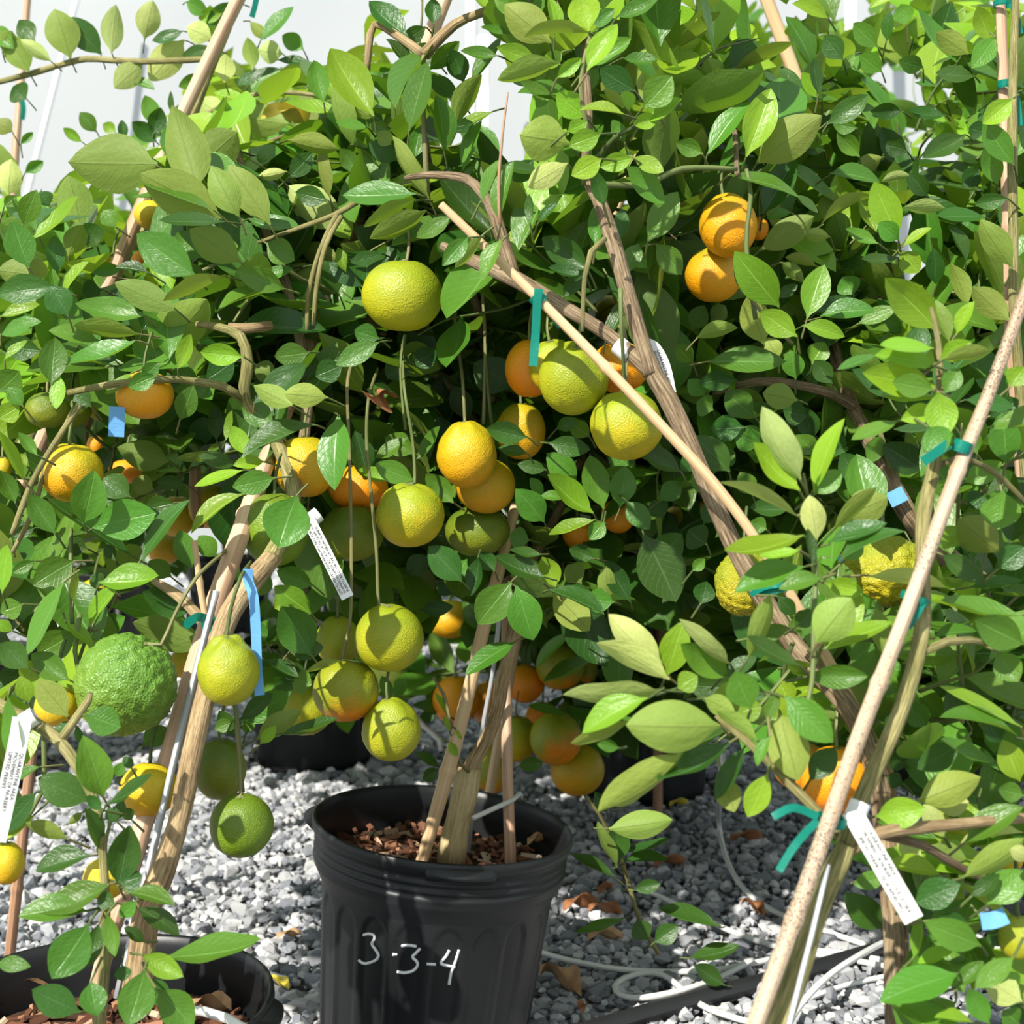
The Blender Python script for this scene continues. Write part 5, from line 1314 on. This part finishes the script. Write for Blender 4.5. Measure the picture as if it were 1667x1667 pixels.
# ------------------------------------------------------------------ fruit
def fruit_mesh(rx, ry, shape, seed):
    nu, nv = 48, 32
    V = []; F = []
    if shape == 'knob': nu, nv = 96, 64
    sd = Vector((seed * 3.17, seed * 1.3, seed * 7.7))
    for j in range(nv + 1):
        th = math.pi * j / nv
        ct, st = math.cos(th), math.sin(th)
        for i in range(nu):
            ph = 2 * math.pi * i / nu
            d = Vector((st * math.cos(ph), st * math.sin(ph), ct))
            r = 1 + 0.030 * noise.noise(d * 1.3 + sd) + 0.006 * noise.noise(d * 9 + sd)
            if shape in ('bumpy', 'neck', 'knobneck'):
                r += 0.035 * noise.noise(d * 2.3 + sd * 1.7) * (1 + ct) * 0.7
                r += 0.030 * math.cos(5 * ph + seed) * max(0, ct) ** 2 * st * 1.5
            if shape == 'knob':
                a = noise.noise(d * 3.6 + sd); b_ = noise.noise(d * 7.5 + sd * 2)
                r += 0.12 * min(abs(a), 0.4) + 0.10 * min(abs(b_), 0.35) - 0.045
                r += 0.016 * noise.noise(d * 18 + sd)
            r -= 0.07 * math.exp(-(th / 0.24) ** 2) if shape in ('round', 'bumpy', 'knob') else 0.0
            if shape in ('neck', 'knobneck'): r += 0.10 * math.exp(-(th / 0.50) ** 2) - 0.06 * math.exp(-(th / 0.14) ** 2)
            if shape == 'knobneck': r += 0.07 * math.exp(-((th - 0.42) / 0.2) ** 2) * math.cos(3 * ph + 0.6)
            r -= 0.055 * math.exp(-((math.pi - th) / 0.16) ** 2)
            V.append((d.x * r * rx, d.y * r * rx, d.z * r * ry))
    for j in range(nv):
        for i in range(nu):
            i2 = (i + 1) % nu
            F.append((j * nu + i, (j + 1) * nu + i, (j + 1) * nu + i2, j * nu + i2))
    b = MB(); b.add(V, F)
    return b.mesh('rind')
for k, (px, py, rx, ry, d, mk, shape, label, stalk, tilt) in enumerate(FRUIT):
    c = P(px, py, d)
    big = shape == 'knob'
    root = empty('citrus_fruit' if big else 'mandarin', c)
    tag(root, label, 'fruit', 'fruit on the citrus trees')
    Rx, Ry = rp(rx, d), rp(ry, d)
    if Ry > Rx * 1.3 or Ry < Rx * 0.7: Ry = max(min(Ry, Rx * 1.2), Rx * 0.8)
    me = fruit_mesh(Rx, Ry, shape, k + 1); me.materials.append(FM[mk])
    o = bpy.data.objects.new('rind', me); COL.objects.link(o); o.parent = root
    rot = Matrix.Rotation(tilt[0], 4, 'X') @ Matrix.Rotation(tilt[1], 4, 'Y') @ Matrix.Rotation(k * 1.7, 4, 'Z')
    o.matrix_local = rot
    top = rot @ Vector((0, 0, Ry * (0.93 if shape in ('round', 'bumpy', 'knob') else 1.03)))
    axis = (rot @ Vector((0, 0, 1))).normalized()
    # calyx star
    b = MB()
    v = [top + axis * 0.0012]; f = []
    u = axis.orthogonal().normalized(); w = axis.cross(u)
    for q in range(10):
        a = q * math.pi / 5; rr_ = 0.0052 if q % 2 == 0 else 0.0026
        v.append(top + (u * math.cos(a) + w * math.sin(a)) * rr_ + axis * (0.0006 if q % 2 == 0 else 0.001))
    v += [p - axis * 0.0016 for p in v]
    for q in range(10):
        q2 = (q + 1) % 10
        f += [(0, 1 + q, 1 + q2), (1 + q, 12 + q, 12 + q2, 1 + q2)]
    b.add(v, f); me = b.mesh('calyx', False); me.materials.append(M['calyx'])
    o = bpy.data.objects.new('calyx', me); COL.objects.link(o); o.parent = root
    b = MB()
    if stalk:
        pts = [top] + [P(x, y, d + 0.004 * i + (0.09 if i > 1 and i == len(stalk) - 1 else 0)) - c for i, (x, y) in enumerate(stalk)]
        b.tube(pts, [0.0022] + [0.0018] * (len(pts) - 1), 7, step=0.01, rough=0.1)
    else:
        b.tube([top, top + axis * 0.012 + Vector((0, 0.004, 0.004)), top + axis * 0.02 + Vector((0.004, 0.016, 0.02))], [0.0019, 0.0017, 0.0015], 6)
    me = b.mesh('stalk'); me.materials.append(M['twig'])
    o = bpy.data.objects.new('stalk', me); COL.objects.link(o); o.parent = root

# ------------------------------------------------------------------ stakes
def stake(pts, mat, label, nodelen=0.17, off=0.0, name='bamboo_stake'):
    b = MB()
    w = [P(p[0], p[1], p[2]) for p in pts]
    b.tube(w, [rp(p[3], p[2]) for p in pts], 14, step=0.0035, bamboo=(nodelen, off))
    return thing_mesh(name, b, M[mat], label, 'stake', 'stakes tied to the citrus trees')
def ground_end(px, d, r):
    q = proj(gp(px, d, -0.02)); return (q[0], q[1], q[2], r)
rs = POT_R[0] + Vector((-0.005, -0.03, -0.06)); rsp = proj(rs)
stake([(rsp[0],rsp[1],rsp[2],14),(1150,1880,0.80,14.5),(1230,1667,0.845,15),(1310,1450,0.875,14.5),(1400,1195,0.905,13.5),(1480,985,0.935,12.5),(1560,765,0.965,12),(1610,640,0.985,11),(1667,485,1.01,10),(1740,280,1.04,9)], 'bamboo_old', 'weathered bamboo stake with black specks leaning to the right edge', 0.165, 0.095)
stake([(718,333,1.17,6.5),(800,412,1.165,7.5),(900,510,1.155,8),(1000,612,1.145,8.5),(1100,718,1.135,8.5),(1163,788,1.128,9),(1225,870,1.12,8.5),(1300,990,1.115,8.5),(1420,1205,1.15,9),(1450,1290,1.16,9),ground_end(1560,1.2,9)], 'bamboo', 'pale bamboo stake slanting from upper centre down to the right', 0.27, 0.07)
stake([(150,1640,1.20,13),(175,1540,1.21,14),(216,1405,1.225,15),(236,1335,1.235,15.5),(272,1241,1.25,16),(311,1107,1.275,16.5),(350,985,1.30,17),(402,840,1.35,16),(452,700,1.45,14),(518,530,1.55,12),(605,300,1.65,11.5),(690,85,1.70,12.5),(740,-45,1.72,12.5)], 'bamboo_pink', 'long pinkish bamboo stake rising from the lower left pot', 0.29, 0.11)
stake([(397,-20,1.75,11),(300,180,1.75,11),(225,350,1.75,12),(180,460,1.75,12),(65,725,1.75,12),(-60,1020,1.75,12),ground_end(-330,1.75,12)], 'bamboo_pink', 'pinkish bamboo stake leaning across the white film at upper left', 0.33, 0.1)
stake([(684,1410,1.545,10),(696,1370,1.545,10.5),(729,1255,1.55,12.5),(762,1130,1.55,11),(788,1020,1.555,11),(812,930,1.56,10),(840,820,1.58,8)], 'bamboo', 'pale bamboo stake at left of the trunk in the numbered pot', 0.14, 0.03)
stake([(831,1405,1.62,9.5),(830,1370,1.62,9.5),(826,1250,1.64,9),(824,1100,1.65,9),(826,980,1.655,8.5),(832,850,1.66,8)], 'bamboo_pink', 'greyish bamboo stake at right of the trunk in the numbered pot', 0.2, 0.02)
stake([(316,880,1.285,5),(330,980,1.28,5.5),(345,1050,1.275,5.5),(352,1075,1.275,4)], 'bamboo', 'short thin bamboo twig stake caught by the left green tie', 0.05, 0.01)
stake([(1232,-45,1.95,11),(1290,112,1.95,11),(1335,240,1.95,11),(1420,480,1.95,11),(1560,880,1.95,11),ground_end(1820,1.95,11)], 'bamboo', 'pale bamboo stake entering from the top at right', 0.3, 0.1)
stake([(1092,75,2.0,7),(1062,200,2.0,7),(1010,325,2.0,7.5),(930,560,2.0,8),ground_end(760,2.05,8)], 'bamboo', 'thin bamboo stake behind the leaning branch at top right of centre', 0.3, 0.15)
stake([(1628,-25,1.31,8),(1634,150,1.31,9),(1643,400,1.31,10),(1650,600,1.315,10),(1690,1000,1.37,10),ground_end(1840,1.49,10)], 'bamboo_pink', 'upright bamboo stake along the right edge with green ties', 0.28, 0.05)
stake([(46,-20,2.9,6),(30,190,2.9,6),(22,300,2.9,7),(0,700,2.9,7),ground_end(-30,2.9,8)], 'bamboo_pink', 'distant thin bamboo stake at the top left corner', 0.3, 0.1)
stake([(165,600,1.64,8),(150,660,1.64,9),(128,735,1.64,9),(90,900,1.62,9),ground_end(-20,1.66,9)], 'bamboo_brown', 'reddish brown stake beside the blue tag at left', 0.25, 0.1)
stake([(318,760,1.55,9),(318,800,1.55,10),(324,860,1.55,8)], 'bamboo_brown', 'short brown stake crossing the orange-yellow fruit left of the pink bamboo', 0.2, 0.1)
stake([(1045,890,3.1,14),(1040,980,3.1,15),ground_end(1036,3.1,15)], 'bamboo', 'thick pale stake in the pot behind, under the leaning trunk', 0.3, 0.1)
stake([(1075,180,2.5,8),(1068,430,2.5,8),(1070,560,2.5,8),ground_end(1075,2.5,8)], 'bamboo_brown', 'upright brown stake behind the upper right orange pair', 0.3, 0.12)
def rod(pts, label):
    b = MB(); b.tube([P(p[0], p[1], p[2]) for p in pts], [rp(p[3], p[2]) for p in pts], 8, step=0.02)
    thing_mesh('wire_stake', b, M['wire'], label, 'stake', 'grey metal rods beside the trunks')
rod([(352,962,1.245,6),(325,1070,1.235,6),(290,1210,1.225,6),(250,1380,1.21,6),(203,1570,1.19,6),(190,1625,1.185,6)], 'grey metal rod leaning along the left pink bamboo')
rod([(1348,1408,0.885,4.5),(1322,1520,0.868,5),(1285,1667,0.84,5),(rsp[0]+60,rsp[1],rsp[2],5)], 'grey metal rod beside the speckled bamboo stake')
rod([(1487,1228,1.22,5),(1480,1400,1.18,5),(1474,1600,1.14,5),ground_end(1462,1.1,5)], 'upright grey metal rod right of the brown trunk at lower right')
rod([(818,950,1.585,4),(804,1085,1.60,4),(783,1205,1.625,4.5),(762,1380,1.645,4.5),(758,1410,1.65,4.5)], 'thin grey rod between the stakes in the numbered pot')

# ------------------------------------------------------------------ green ties, blue tapes and white labels
def tie(label, band, tails, d, w=11, mat='tape', name='tie_tape', cat='tie', group='green ties'):
    """band: around a stake (centre x,y, half width, tilt) or None; tails: lists of (x,y[,dd])"""
    b = MB()
    if band:
        x, y, hw, sl = band
        c = P(x, y, d); R = rp(hw, d)
        ax = Vector((math.sin(sl), 0, math.cos(sl)))
        u = ax.cross(Vector((0, 1, 0))).normalized(); v_ = ax.cross(u)
        for t_ in range(2):
            ring = [c + (u * math.cos(a) + v_ * math.sin(a)) * R * (1 + 0.04 * t_) + ax * rp(w * 0.25 * (t_ - 0.5), d) for a in [2 * math.pi * i / 16 for i in range(17)]]
            # the band wraps the stake: outward facing strip
            n = len(ring); V = []; F = []
            for p in ring:
                o_ = (p - c - ax * (p - c).dot(ax)).normalized()
                for s_, th in ((-1, 0), (1, 0), (1, 1), (-1, 1)):
                    V.append(p + ax * (s_ * rp(w, d) / 2) + o_ * (th * 0.0005))
            for i in range(n - 1):
                for q in range(4):
                    q2 = (q + 1) % 4
                    F.append((i * 4 + q, i * 4 + q2, i * 4 + 4 + q2, i * 4 + 4 + q))
            b.add(V, F)
    for k, tl in enumerate(tails):
        pts = [P(p[0], p[1], d + (p[2] if len(p) > 2 else -0.008)) for p in tl]
        b.ribbon(pts, rp(w, d), 0.0004, [0.25 * math.sin(1.3 * i + k) * (i > 0) for i in range(len(pts))], sub=8)
    return thing_mesh(name, b, M[mat], label, cat, group, smooth=False)
tie('green tie tape knotted on the slanting bamboo with a long hanging tail', (876,487,12,-0.75), [[(877,470),(874,500),(872,540),(870,570),(868,596)],[(886,492,0.01),(900,512,0.015),(914,532,0.02)]], 1.157, 14)
tie('green tie tape around leaning trunk and bamboo beside the yellow knobbly citrus', None, [[(1222,968,-.01),(1245,956,-.02),(1268,952,-.025),(1290,946,-.02)],[(1235,965,-.01),(1262,962,-.02),(1286,956,-.02)]], 1.13, 9)
tie('green tie tape binding the speckled stake to the green stem, middle of three', (1489,974,22,0.36), [[(1503,982),(1490,1005),(1478,1022)]], 0.945, 10)
tie('green bow of tie tape at the foot of the speckled stake, two loose tails', (1353,1336,24,0.1), [[(1332,1330),(1305,1318),(1285,1316),(1258,1330)],[(1332,1336),(1312,1355),(1290,1382),(1268,1418)]], 0.90, 13)
tie('green tie tape wrapped high on the speckled stake', (1566,728,14,0.36), [[(1545,722),(1522,738),(1502,752)]], 0.967, 16)
tie('green tie tape on the left pink bamboo with a short tail', (352,1015,22,-0.3), [[(338,1008,-.02),(320,1005,-.03),(300,1020,-.03)]], 1.262, 14)
tie('green tape end hanging at the top edge left of centre', None, [[(420,-20),(416,5),(410,28)]], 1.9, 9)
tie('green tie tape on the right edge stake, lower of two, tail hanging', (1638,138,13,0), [[(1648,140),(1656,165),(1660,205)]], 1.305, 10)
tie('green tie tape on the right edge stake at the top corner', (1632,6,13,0), [[(1645,5),(1656,30),(1662,55)]], 1.305, 8)
tie('green tie tape on the distant stake at top left', (30,150,9,0), [[(33,152),(38,175),(36,195)]], 2.88, 8)
tie('small green tie on the brown stake behind the leaning branch', (1068,392,11,0), [[(1060,392),(1054,405),(1052,440)]], 2.48, 9)
tie('small green tie glimpsed behind leaves at upper left of centre', (437,312,9,0), [[(432,310),(446,318)]], 1.9, 9)
tie('small green tie at the far right edge behind leaves', (1655,975,10,0), [[(1645,970),(1640,990),(1650,1005)]], 1.35, 10)
tie('long light blue ribbon hanging beside the left trunk', None, [[(404,926,.0),(404,945,.0),(413,975),(417,1040),(419,1090),(423,1132)]], 1.228, 16, 'blue', 'ribbon', 'ribbon', 'blue markers')
def tag_quad(label, pts, d, w, mat='blue'):
    b = MB(); b.ribbon([P(x, y, d) for x, y in pts], rp(w, d), 0.0006, [0, 0.12, 0][:len(pts)] if len(pts) == 3 else None)
    return thing_mesh('plant_tag', b, M[mat], label, 'tag', 'blue markers', smooth=False)
tag_quad('blue rectangular tag hanging at left under the orange fruit', [(191,662),(190,686),(189,711)], 1.34, 25)
tag_quad('small blue tag wrapped on a brown stem right of centre', [(1447,815),(1460,809),(1473,802)], 1.485, 25)
tag_quad('bright blue tag near the right edge above the cut-off fruit', [(1597,1500),(1617,1498),(1638,1490)], 0.955, 27)
tag_quad('dark blue tag in shade above the large knobbly citrus', [(1342,918),(1356,914),(1370,906)], 1.16, 18)
def text_mesh(name, body, size):
    cu = bpy.data.curves.new(name, 'FONT'); cu.body = body; cu.size = size; cu.resolution_u = 2; cu.extrude = 0.00004
    o = bpy.data.objects.new(name, cu); COL.objects.link(o)
    bpy.context.view_layer.update()
    me = bpy.data.meshes.new_from_object(o.evaluated_get(bpy.context.evaluated_depsgraph_get()))
    bpy.data.objects.remove(o)
    return me
def label_tag(label, line, d, w, loop, texts, start, rev, dd=None):
    """paper strip along pixels line; texts run along it"""
    pts = [P(p[0], p[1], d + (p[2] if len(p) > 2 else 0)) for p in line]
    c0 = pts[0]
    root = empty('paper_label', c0)
    tag(root, label, 'label', 'white printed plant labels')
    b = MB(); W = rp(w, d)
    b.ribbon(pts, W, 0.0004)
    strip = link('strip', b.mesh('strip', False), root, M['paper'])
    if loop:
        b = MB()
        x, y, hw, lw, sl, zo = loop
        c = P(x, y, d + zo); R = rp(hw, d); ax = Vector((math.sin(sl), 0.25, math.cos(sl))).normalized()
        u = ax.cross(Vector((0, 1, 0))).normalized(); v_ = ax.cross(u)
        V = []; F = []
        for i in range(25):
            a_ = 2 * math.pi * i / 24
            o_ = u * math.cos(a_) + v_ * math.sin(a_) * 1.15
            for s_, th in ((-1, 0), (1, 0), (1, 1), (-1, 1)):
                V.append(c + o_ * (R + th * 0.0004) + ax * (s_ * rp(lw, d) / 2))
        for i in range(24):
            for q in range(4):
                q2 = (q + 1) % 4
                F.append((i * 4 + q, i * 4 + q2, i * 4 + 4 + q2, i * 4 + 4 + q))
        b.add(V, F)
        link('wrap_loop', b.mesh('wrap_loop', False), root, M['paper'])
    a, e = pts[-2], pts[-1]
    if len(pts) == 2 or True:
        a, e = pts[start[0]], pts[start[1]]
    X = (e - a).normalized()
    if rev: X = -X
    mid = (a + e) / 2
    v = (CC - mid).normalized()
    Y = v.cross(X).normalized(); Z = X.cross(Y)
    n = len(texts)
    o0 = e if rev else a
    ln = W / (n + 0.55)
    for i, tx in enumerate(texts):
        me = text_mesh('lettering', tx, ln * 1.02); me.materials.append(M['ink'])
        o = bpy.data.objects.new('lettering', me); COL.objects.link(o); o.parent = strip
        wid = max(q.co.x for q in me.vertices)
        avail = (e - a).length * 0.86
        sx = min(1.0, avail / wid)
        pos = o0 + X * ((e - a).length * 0.06) + Y * (W / 2 - ln * (i + 1.05)) + Z * 0.0006
        o.matrix_local = Matrix(((X.x * sx, Y.x, Z.x, pos.x), (X.y * sx, Y.y, Z.y, pos.y), (X.z * sx, Y.z, Z.z, pos.z), (0, 0, 0, 1)))
label_tag('narrow printed white label hanging beside the green fruit left of centre', [(500,842),(530,900),(566,973)], 1.325, 21, (512,842,12,18,0.9,0.012), ['LIMITED PERMIT: USDA-APHIS-PPQ. NOT FOR DIS', 'IN AMERICAN SAMOA, AZ, CA, FL, HI, TX, GUAM, NOR', 'PUERTO RICO, OR THE US VIRGIN ISLANDS'], (0, 2), True)
label_tag('bright white label hanging from the speckled stake tree at lower right', [(1388,1322,0),(1400,1345,0),(1488,1498,0)], 0.895, 33, (1396,1318,16,26,0.45,0.02), ['QUARANTINE AREA', 'MOVEMENT OF NURSERY STOCK OUTSIDE', 'LIMITED PERMIT: USDA-APHIS-PPQ'], (1, 2), False)
label_tag('white printed label at the left edge hanging from a striped branch', [(36,1168),(28,1215),(-6,1370)], 1.06, 30, (46,1172,15,26,1.0,0.035), ['QUARANTINE AREA', 'MOVEMENT OF NURSERY', 'LIMITED PERMIT'], (1, 2), False)
label_tag('white label curling behind the fork of the leaning trunk', [(1048,558,0.012),(1066,566,0.014),(1082,595,0.016),(1092,640,0.02)], 1.225, 18, (1016,570,14.5,30,-0.85,0.0), ['QUARANTINE AREA', 'MOVEMENT OF NURSERY'], (1, 3), False)

# ------------------------------------------------------------------ irrigation tubes and pipe
def tube_thing(name, label, pts, r, mat, cat, group):
    b = MB(); b.tube(pts, [r] * len(pts), 10, step=0.012)
    return thing_mesh(name, b, M[mat], label, cat, group)
GT = 'white drip tubes'
tube_thing('drip_tube', 'white drip tube dropping from the right foliage to the gravel', [P(1178,1215,1.95),P(1174,1260,1.93),G(1170,1335,.05),G(1180,1390,.02),G(1205,1440),G(1245,1475),G(1300,1500),G(1430,1545),G(1550,1580)], 0.0042, 'tube', 'tube', GT)
tube_thing('drip_tube', 'white drip tube running diagonally behind the low shoot', [G(1045,1448),G(1080,1462),G(1130,1488),G(1200,1520),G(1280,1545),G(1370,1560),G(1480,1580)], 0.0040, 'tube', 'tube', GT)
tube_thing('drip_tube', 'white drip tube lying straight out from the numbered pot', [G(880,1550),G(920,1562),G(1000,1577),G(1080,1582),G(1170,1578),G(1250,1563),G(1330,1548),G(1420,1560),G(1500,1575)], 0.0040, 'tube', 'tube', GT)
tube_thing('drip_tube', 'white drip tube curled in a loop on the gravel at bottom', [G(1225,1563,.02),G(1170,1592,.02),G(1110,1612,.025),G(1050,1624,.015),G(1012,1622),G(1001,1606),G(1018,1592),G(1050,1584),G(1080,1588),G(1108,1608),G(1140,1635),G(1180,1652),G(1250,1672)], 0.0040, 'tube', 'tube', GT)
tube_thing('drip_tube', 'white drip tube arching behind the speckled stake', [G(1270,1690),G(1300,1640,.03),G(1345,1592,.05),G(1400,1555,.05),G(1450,1530,.03),G(1520,1510)], 0.0042, 'tube', 'tube', GT)
tube_thing('drip_tube', 'white drip tube low at right between rod and trunk', [G(1200,1690),G(1330,1620),G(1440,1590),G(1540,1580)], 0.0036, 'tube', 'tube', GT)
tube_thing('drip_tube', 'short white drip tube ending inside the numbered pot', [P(770,1332,1.58),P(800,1318,1.60),P(835,1302,1.63),P(846,1292,1.65),P(848,1300,1.68)], 0.0030, 'tube', 'tube', GT)
tube_thing('drip_tube', 'white drip tube piece hanging beside the rear black pot', [P(660,1148,2.3),P(690,1182,2.3),P(716,1205,2.3),P(719,1222,2.3)], 0.0045, 'tube', 'tube', GT)
tube_thing('drip_tube', 'white drip tube lying in the lower left pot', [P(300,1645,1.10),P(330,1646,1.09),P(370,1658,1.08),P(420,1690,1.06)], 0.0038, 'tube', 'tube', GT)
tube_thing('drip_tube', 'white tubing stretched over the far gravel at left', [G(20,1030),G(90,1010),G(200,1000),G(300,1012),G(420,1005)], 0.010, 'tube', 'tube', GT)
tube_thing('drip_tube', 'white tubing coil on the far gravel at left', [G(160,1000),G(170,1025),G(190,1030),G(200,1010),G(240,1005),G(320,995)], 0.008, 'tube', 'tube', GT)
tube_thing('drip_tube', 'second white tubing line on the far gravel at left', [G(30,990),G(28,1020),G(60,1035),G(200,1028),G(330,1035)], 0.009, 'tube', 'tube', GT)
tube_thing('irrigation_pipe', 'thick black irrigation pipe crossing the gravel at bottom right', [G(940,1685,.012),G(1120,1632,.012),G(1290,1588,.012),G(1450,1543,.012),G(1640,1490,.012),G(1900,1420,.012)], 0.0125, 'pipe', 'pipe', None)
tube_thing('irrigation_pipe', 'black irrigation pipe along the far gravel at left', [G(-200,1020,.02),G(60,1012,.02),G(300,1020,.02),G(700,1030,.02),G(1100,1040,.02)], 0.018, 'pipe', 'pipe', None)

# ------------------------------------------------------------------ dry leaves
def dry_leaf(label, p, Ln, rz, mat, curl=0.35, rx=0.0):
    b = MB(); n = 10
    V = []; F = []
    cols = (-1, -0.5, 0, 0.5, 1)
    for i in range(n + 1):
        t_ = i / n; h = max(0.02, math.sin(math.pi * t_ ** 0.9) ** 0.9)
        for c in cols:
            V.append(((t_ - 0.5) * Ln, c * h * Ln * 0.22, Ln * (curl * (abs(c) ** 1.6) * h * 0.45 + 0.22 * curl * math.sin(t_ * 7 + c * 2) + 0.02)))
    m = len(cols); k = len(V)
    V += [(x, y, z - 0.0006) for x, y, z in V]
    for i in range(n):
        for c in range(m - 1):
            a = i * m + c
            F += [(a, a + m, a + m + 1, a + 1), (k + a + 1, k + a + m + 1, k + a + m, k + a)]
    b.add(V, F)
    me = b.mesh('dry_leaf'); me.materials.append(M[mat])
    o = bpy.data.objects.new('dry_leaf', me); COL.objects.link(o); o.location = p; o.rotation_euler = (rx, 0, rz)
    return tag(o, label, 'leaf', 'dry fallen leaves')
dry_leaf('tan curled dry leaf on the gravel just right of the numbered pot', G(912,1598,.016), 0.075, -0.8, 'tan_leaf', 0.6)
dry_leaf('yellow-green fallen leaf on the gravel between the two front pots', G(452,1600,.016), 0.045, -0.7, 'yellow_leaf', 0.35)
dry_leaf('reddish brown dry leaf on the gravel beside the pot, left one', G(945,1475,.016), 0.055, 0.3, 'brown_leaf', 0.6)
dry_leaf('reddish brown dry leaf on the gravel beside the pot, right one', G(985,1482,.016), 0.05, -0.3, 'brown_leaf', 0.5)
dry_leaf('pale striped dry leaf on the gravel by the low shoot', G(985,1525,.016), 0.05, 0.1, 'tan_leaf', 0.4)
dry_leaf('small brown dry leaf stuck on the diagonal drip tube', G(1226,1478,.024), 0.05, -1.0, 'brown_leaf', 0.5)
dry_leaf('brown dry leaf on open gravel right of the low shoot', G(1090,1405,.016), 0.055, 0.3, 'brown_leaf', 0.4)
dry_leaf('brown dry leaf on gravel near the shaded rear pot', G(1060,1342,.016), 0.06, -0.4, 'tan_leaf', 0.5)
dry_leaf('dark brown dry leaf under the low shoot', G(985,1448,.016), 0.04, 0.9, 'brown_leaf', 0.4)
dry_leaf('small yellow leaf by the foot of the shaded rear pot', G(1105,1308,.016), 0.04, 0.4, 'yellow_leaf', 0.4)
dry_leaf('tan dry leaf on the gravel left of the numbered pot', G(470,1522,.016), 0.035, 0.4, 'tan_leaf', 0.4)
dry_leaf('brown scrap of leaf near the bottom of the gravel', G(948,1640,.016), 0.03, 1.4, 'brown_leaf', 0.4)
dry_leaf('scattered brown leaf on gravel toward the green bow', G(1215,1365,.016), 0.06, 0.2, 'brown_leaf', 0.4)
pc = P(130, 1600, 1.20)
dry_leaf('large tan dry leaf on the mulch in the lower left pot', G(50,1612,.206), 0.06, 0.35, 'tan_leaf', 0.4)
dry_leaf('crumpled tan dry leaf at the right of the lower left pot mulch', G(340,1640,.206), 0.04, 0.2, 'tan_leaf', 0.6)
dry_leaf('pale dry leaf on the mulch at right in the numbered pot', G(872,1368,.226), 0.03, 0.8, 'tan_leaf', 0.5)
dry_leaf('crumpled rust brown leaf hanging among dark foliage at centre', P(614,640,1.42), 0.042, 1.1, 'brown_leaf', 0.9, 2.1)
dry_leaf('yellow withered leaf hanging at upper left', P(465,190,1.85), 0.065, 0.5, 'yellow_leaf', 0.7, 1.0)
dry_leaf('orange-brown dry leaf in the distant pot above the hanging fruit', P(685,958,4.0), 0.09, 0.4, 'tan_leaf', 0.5, 0.4)
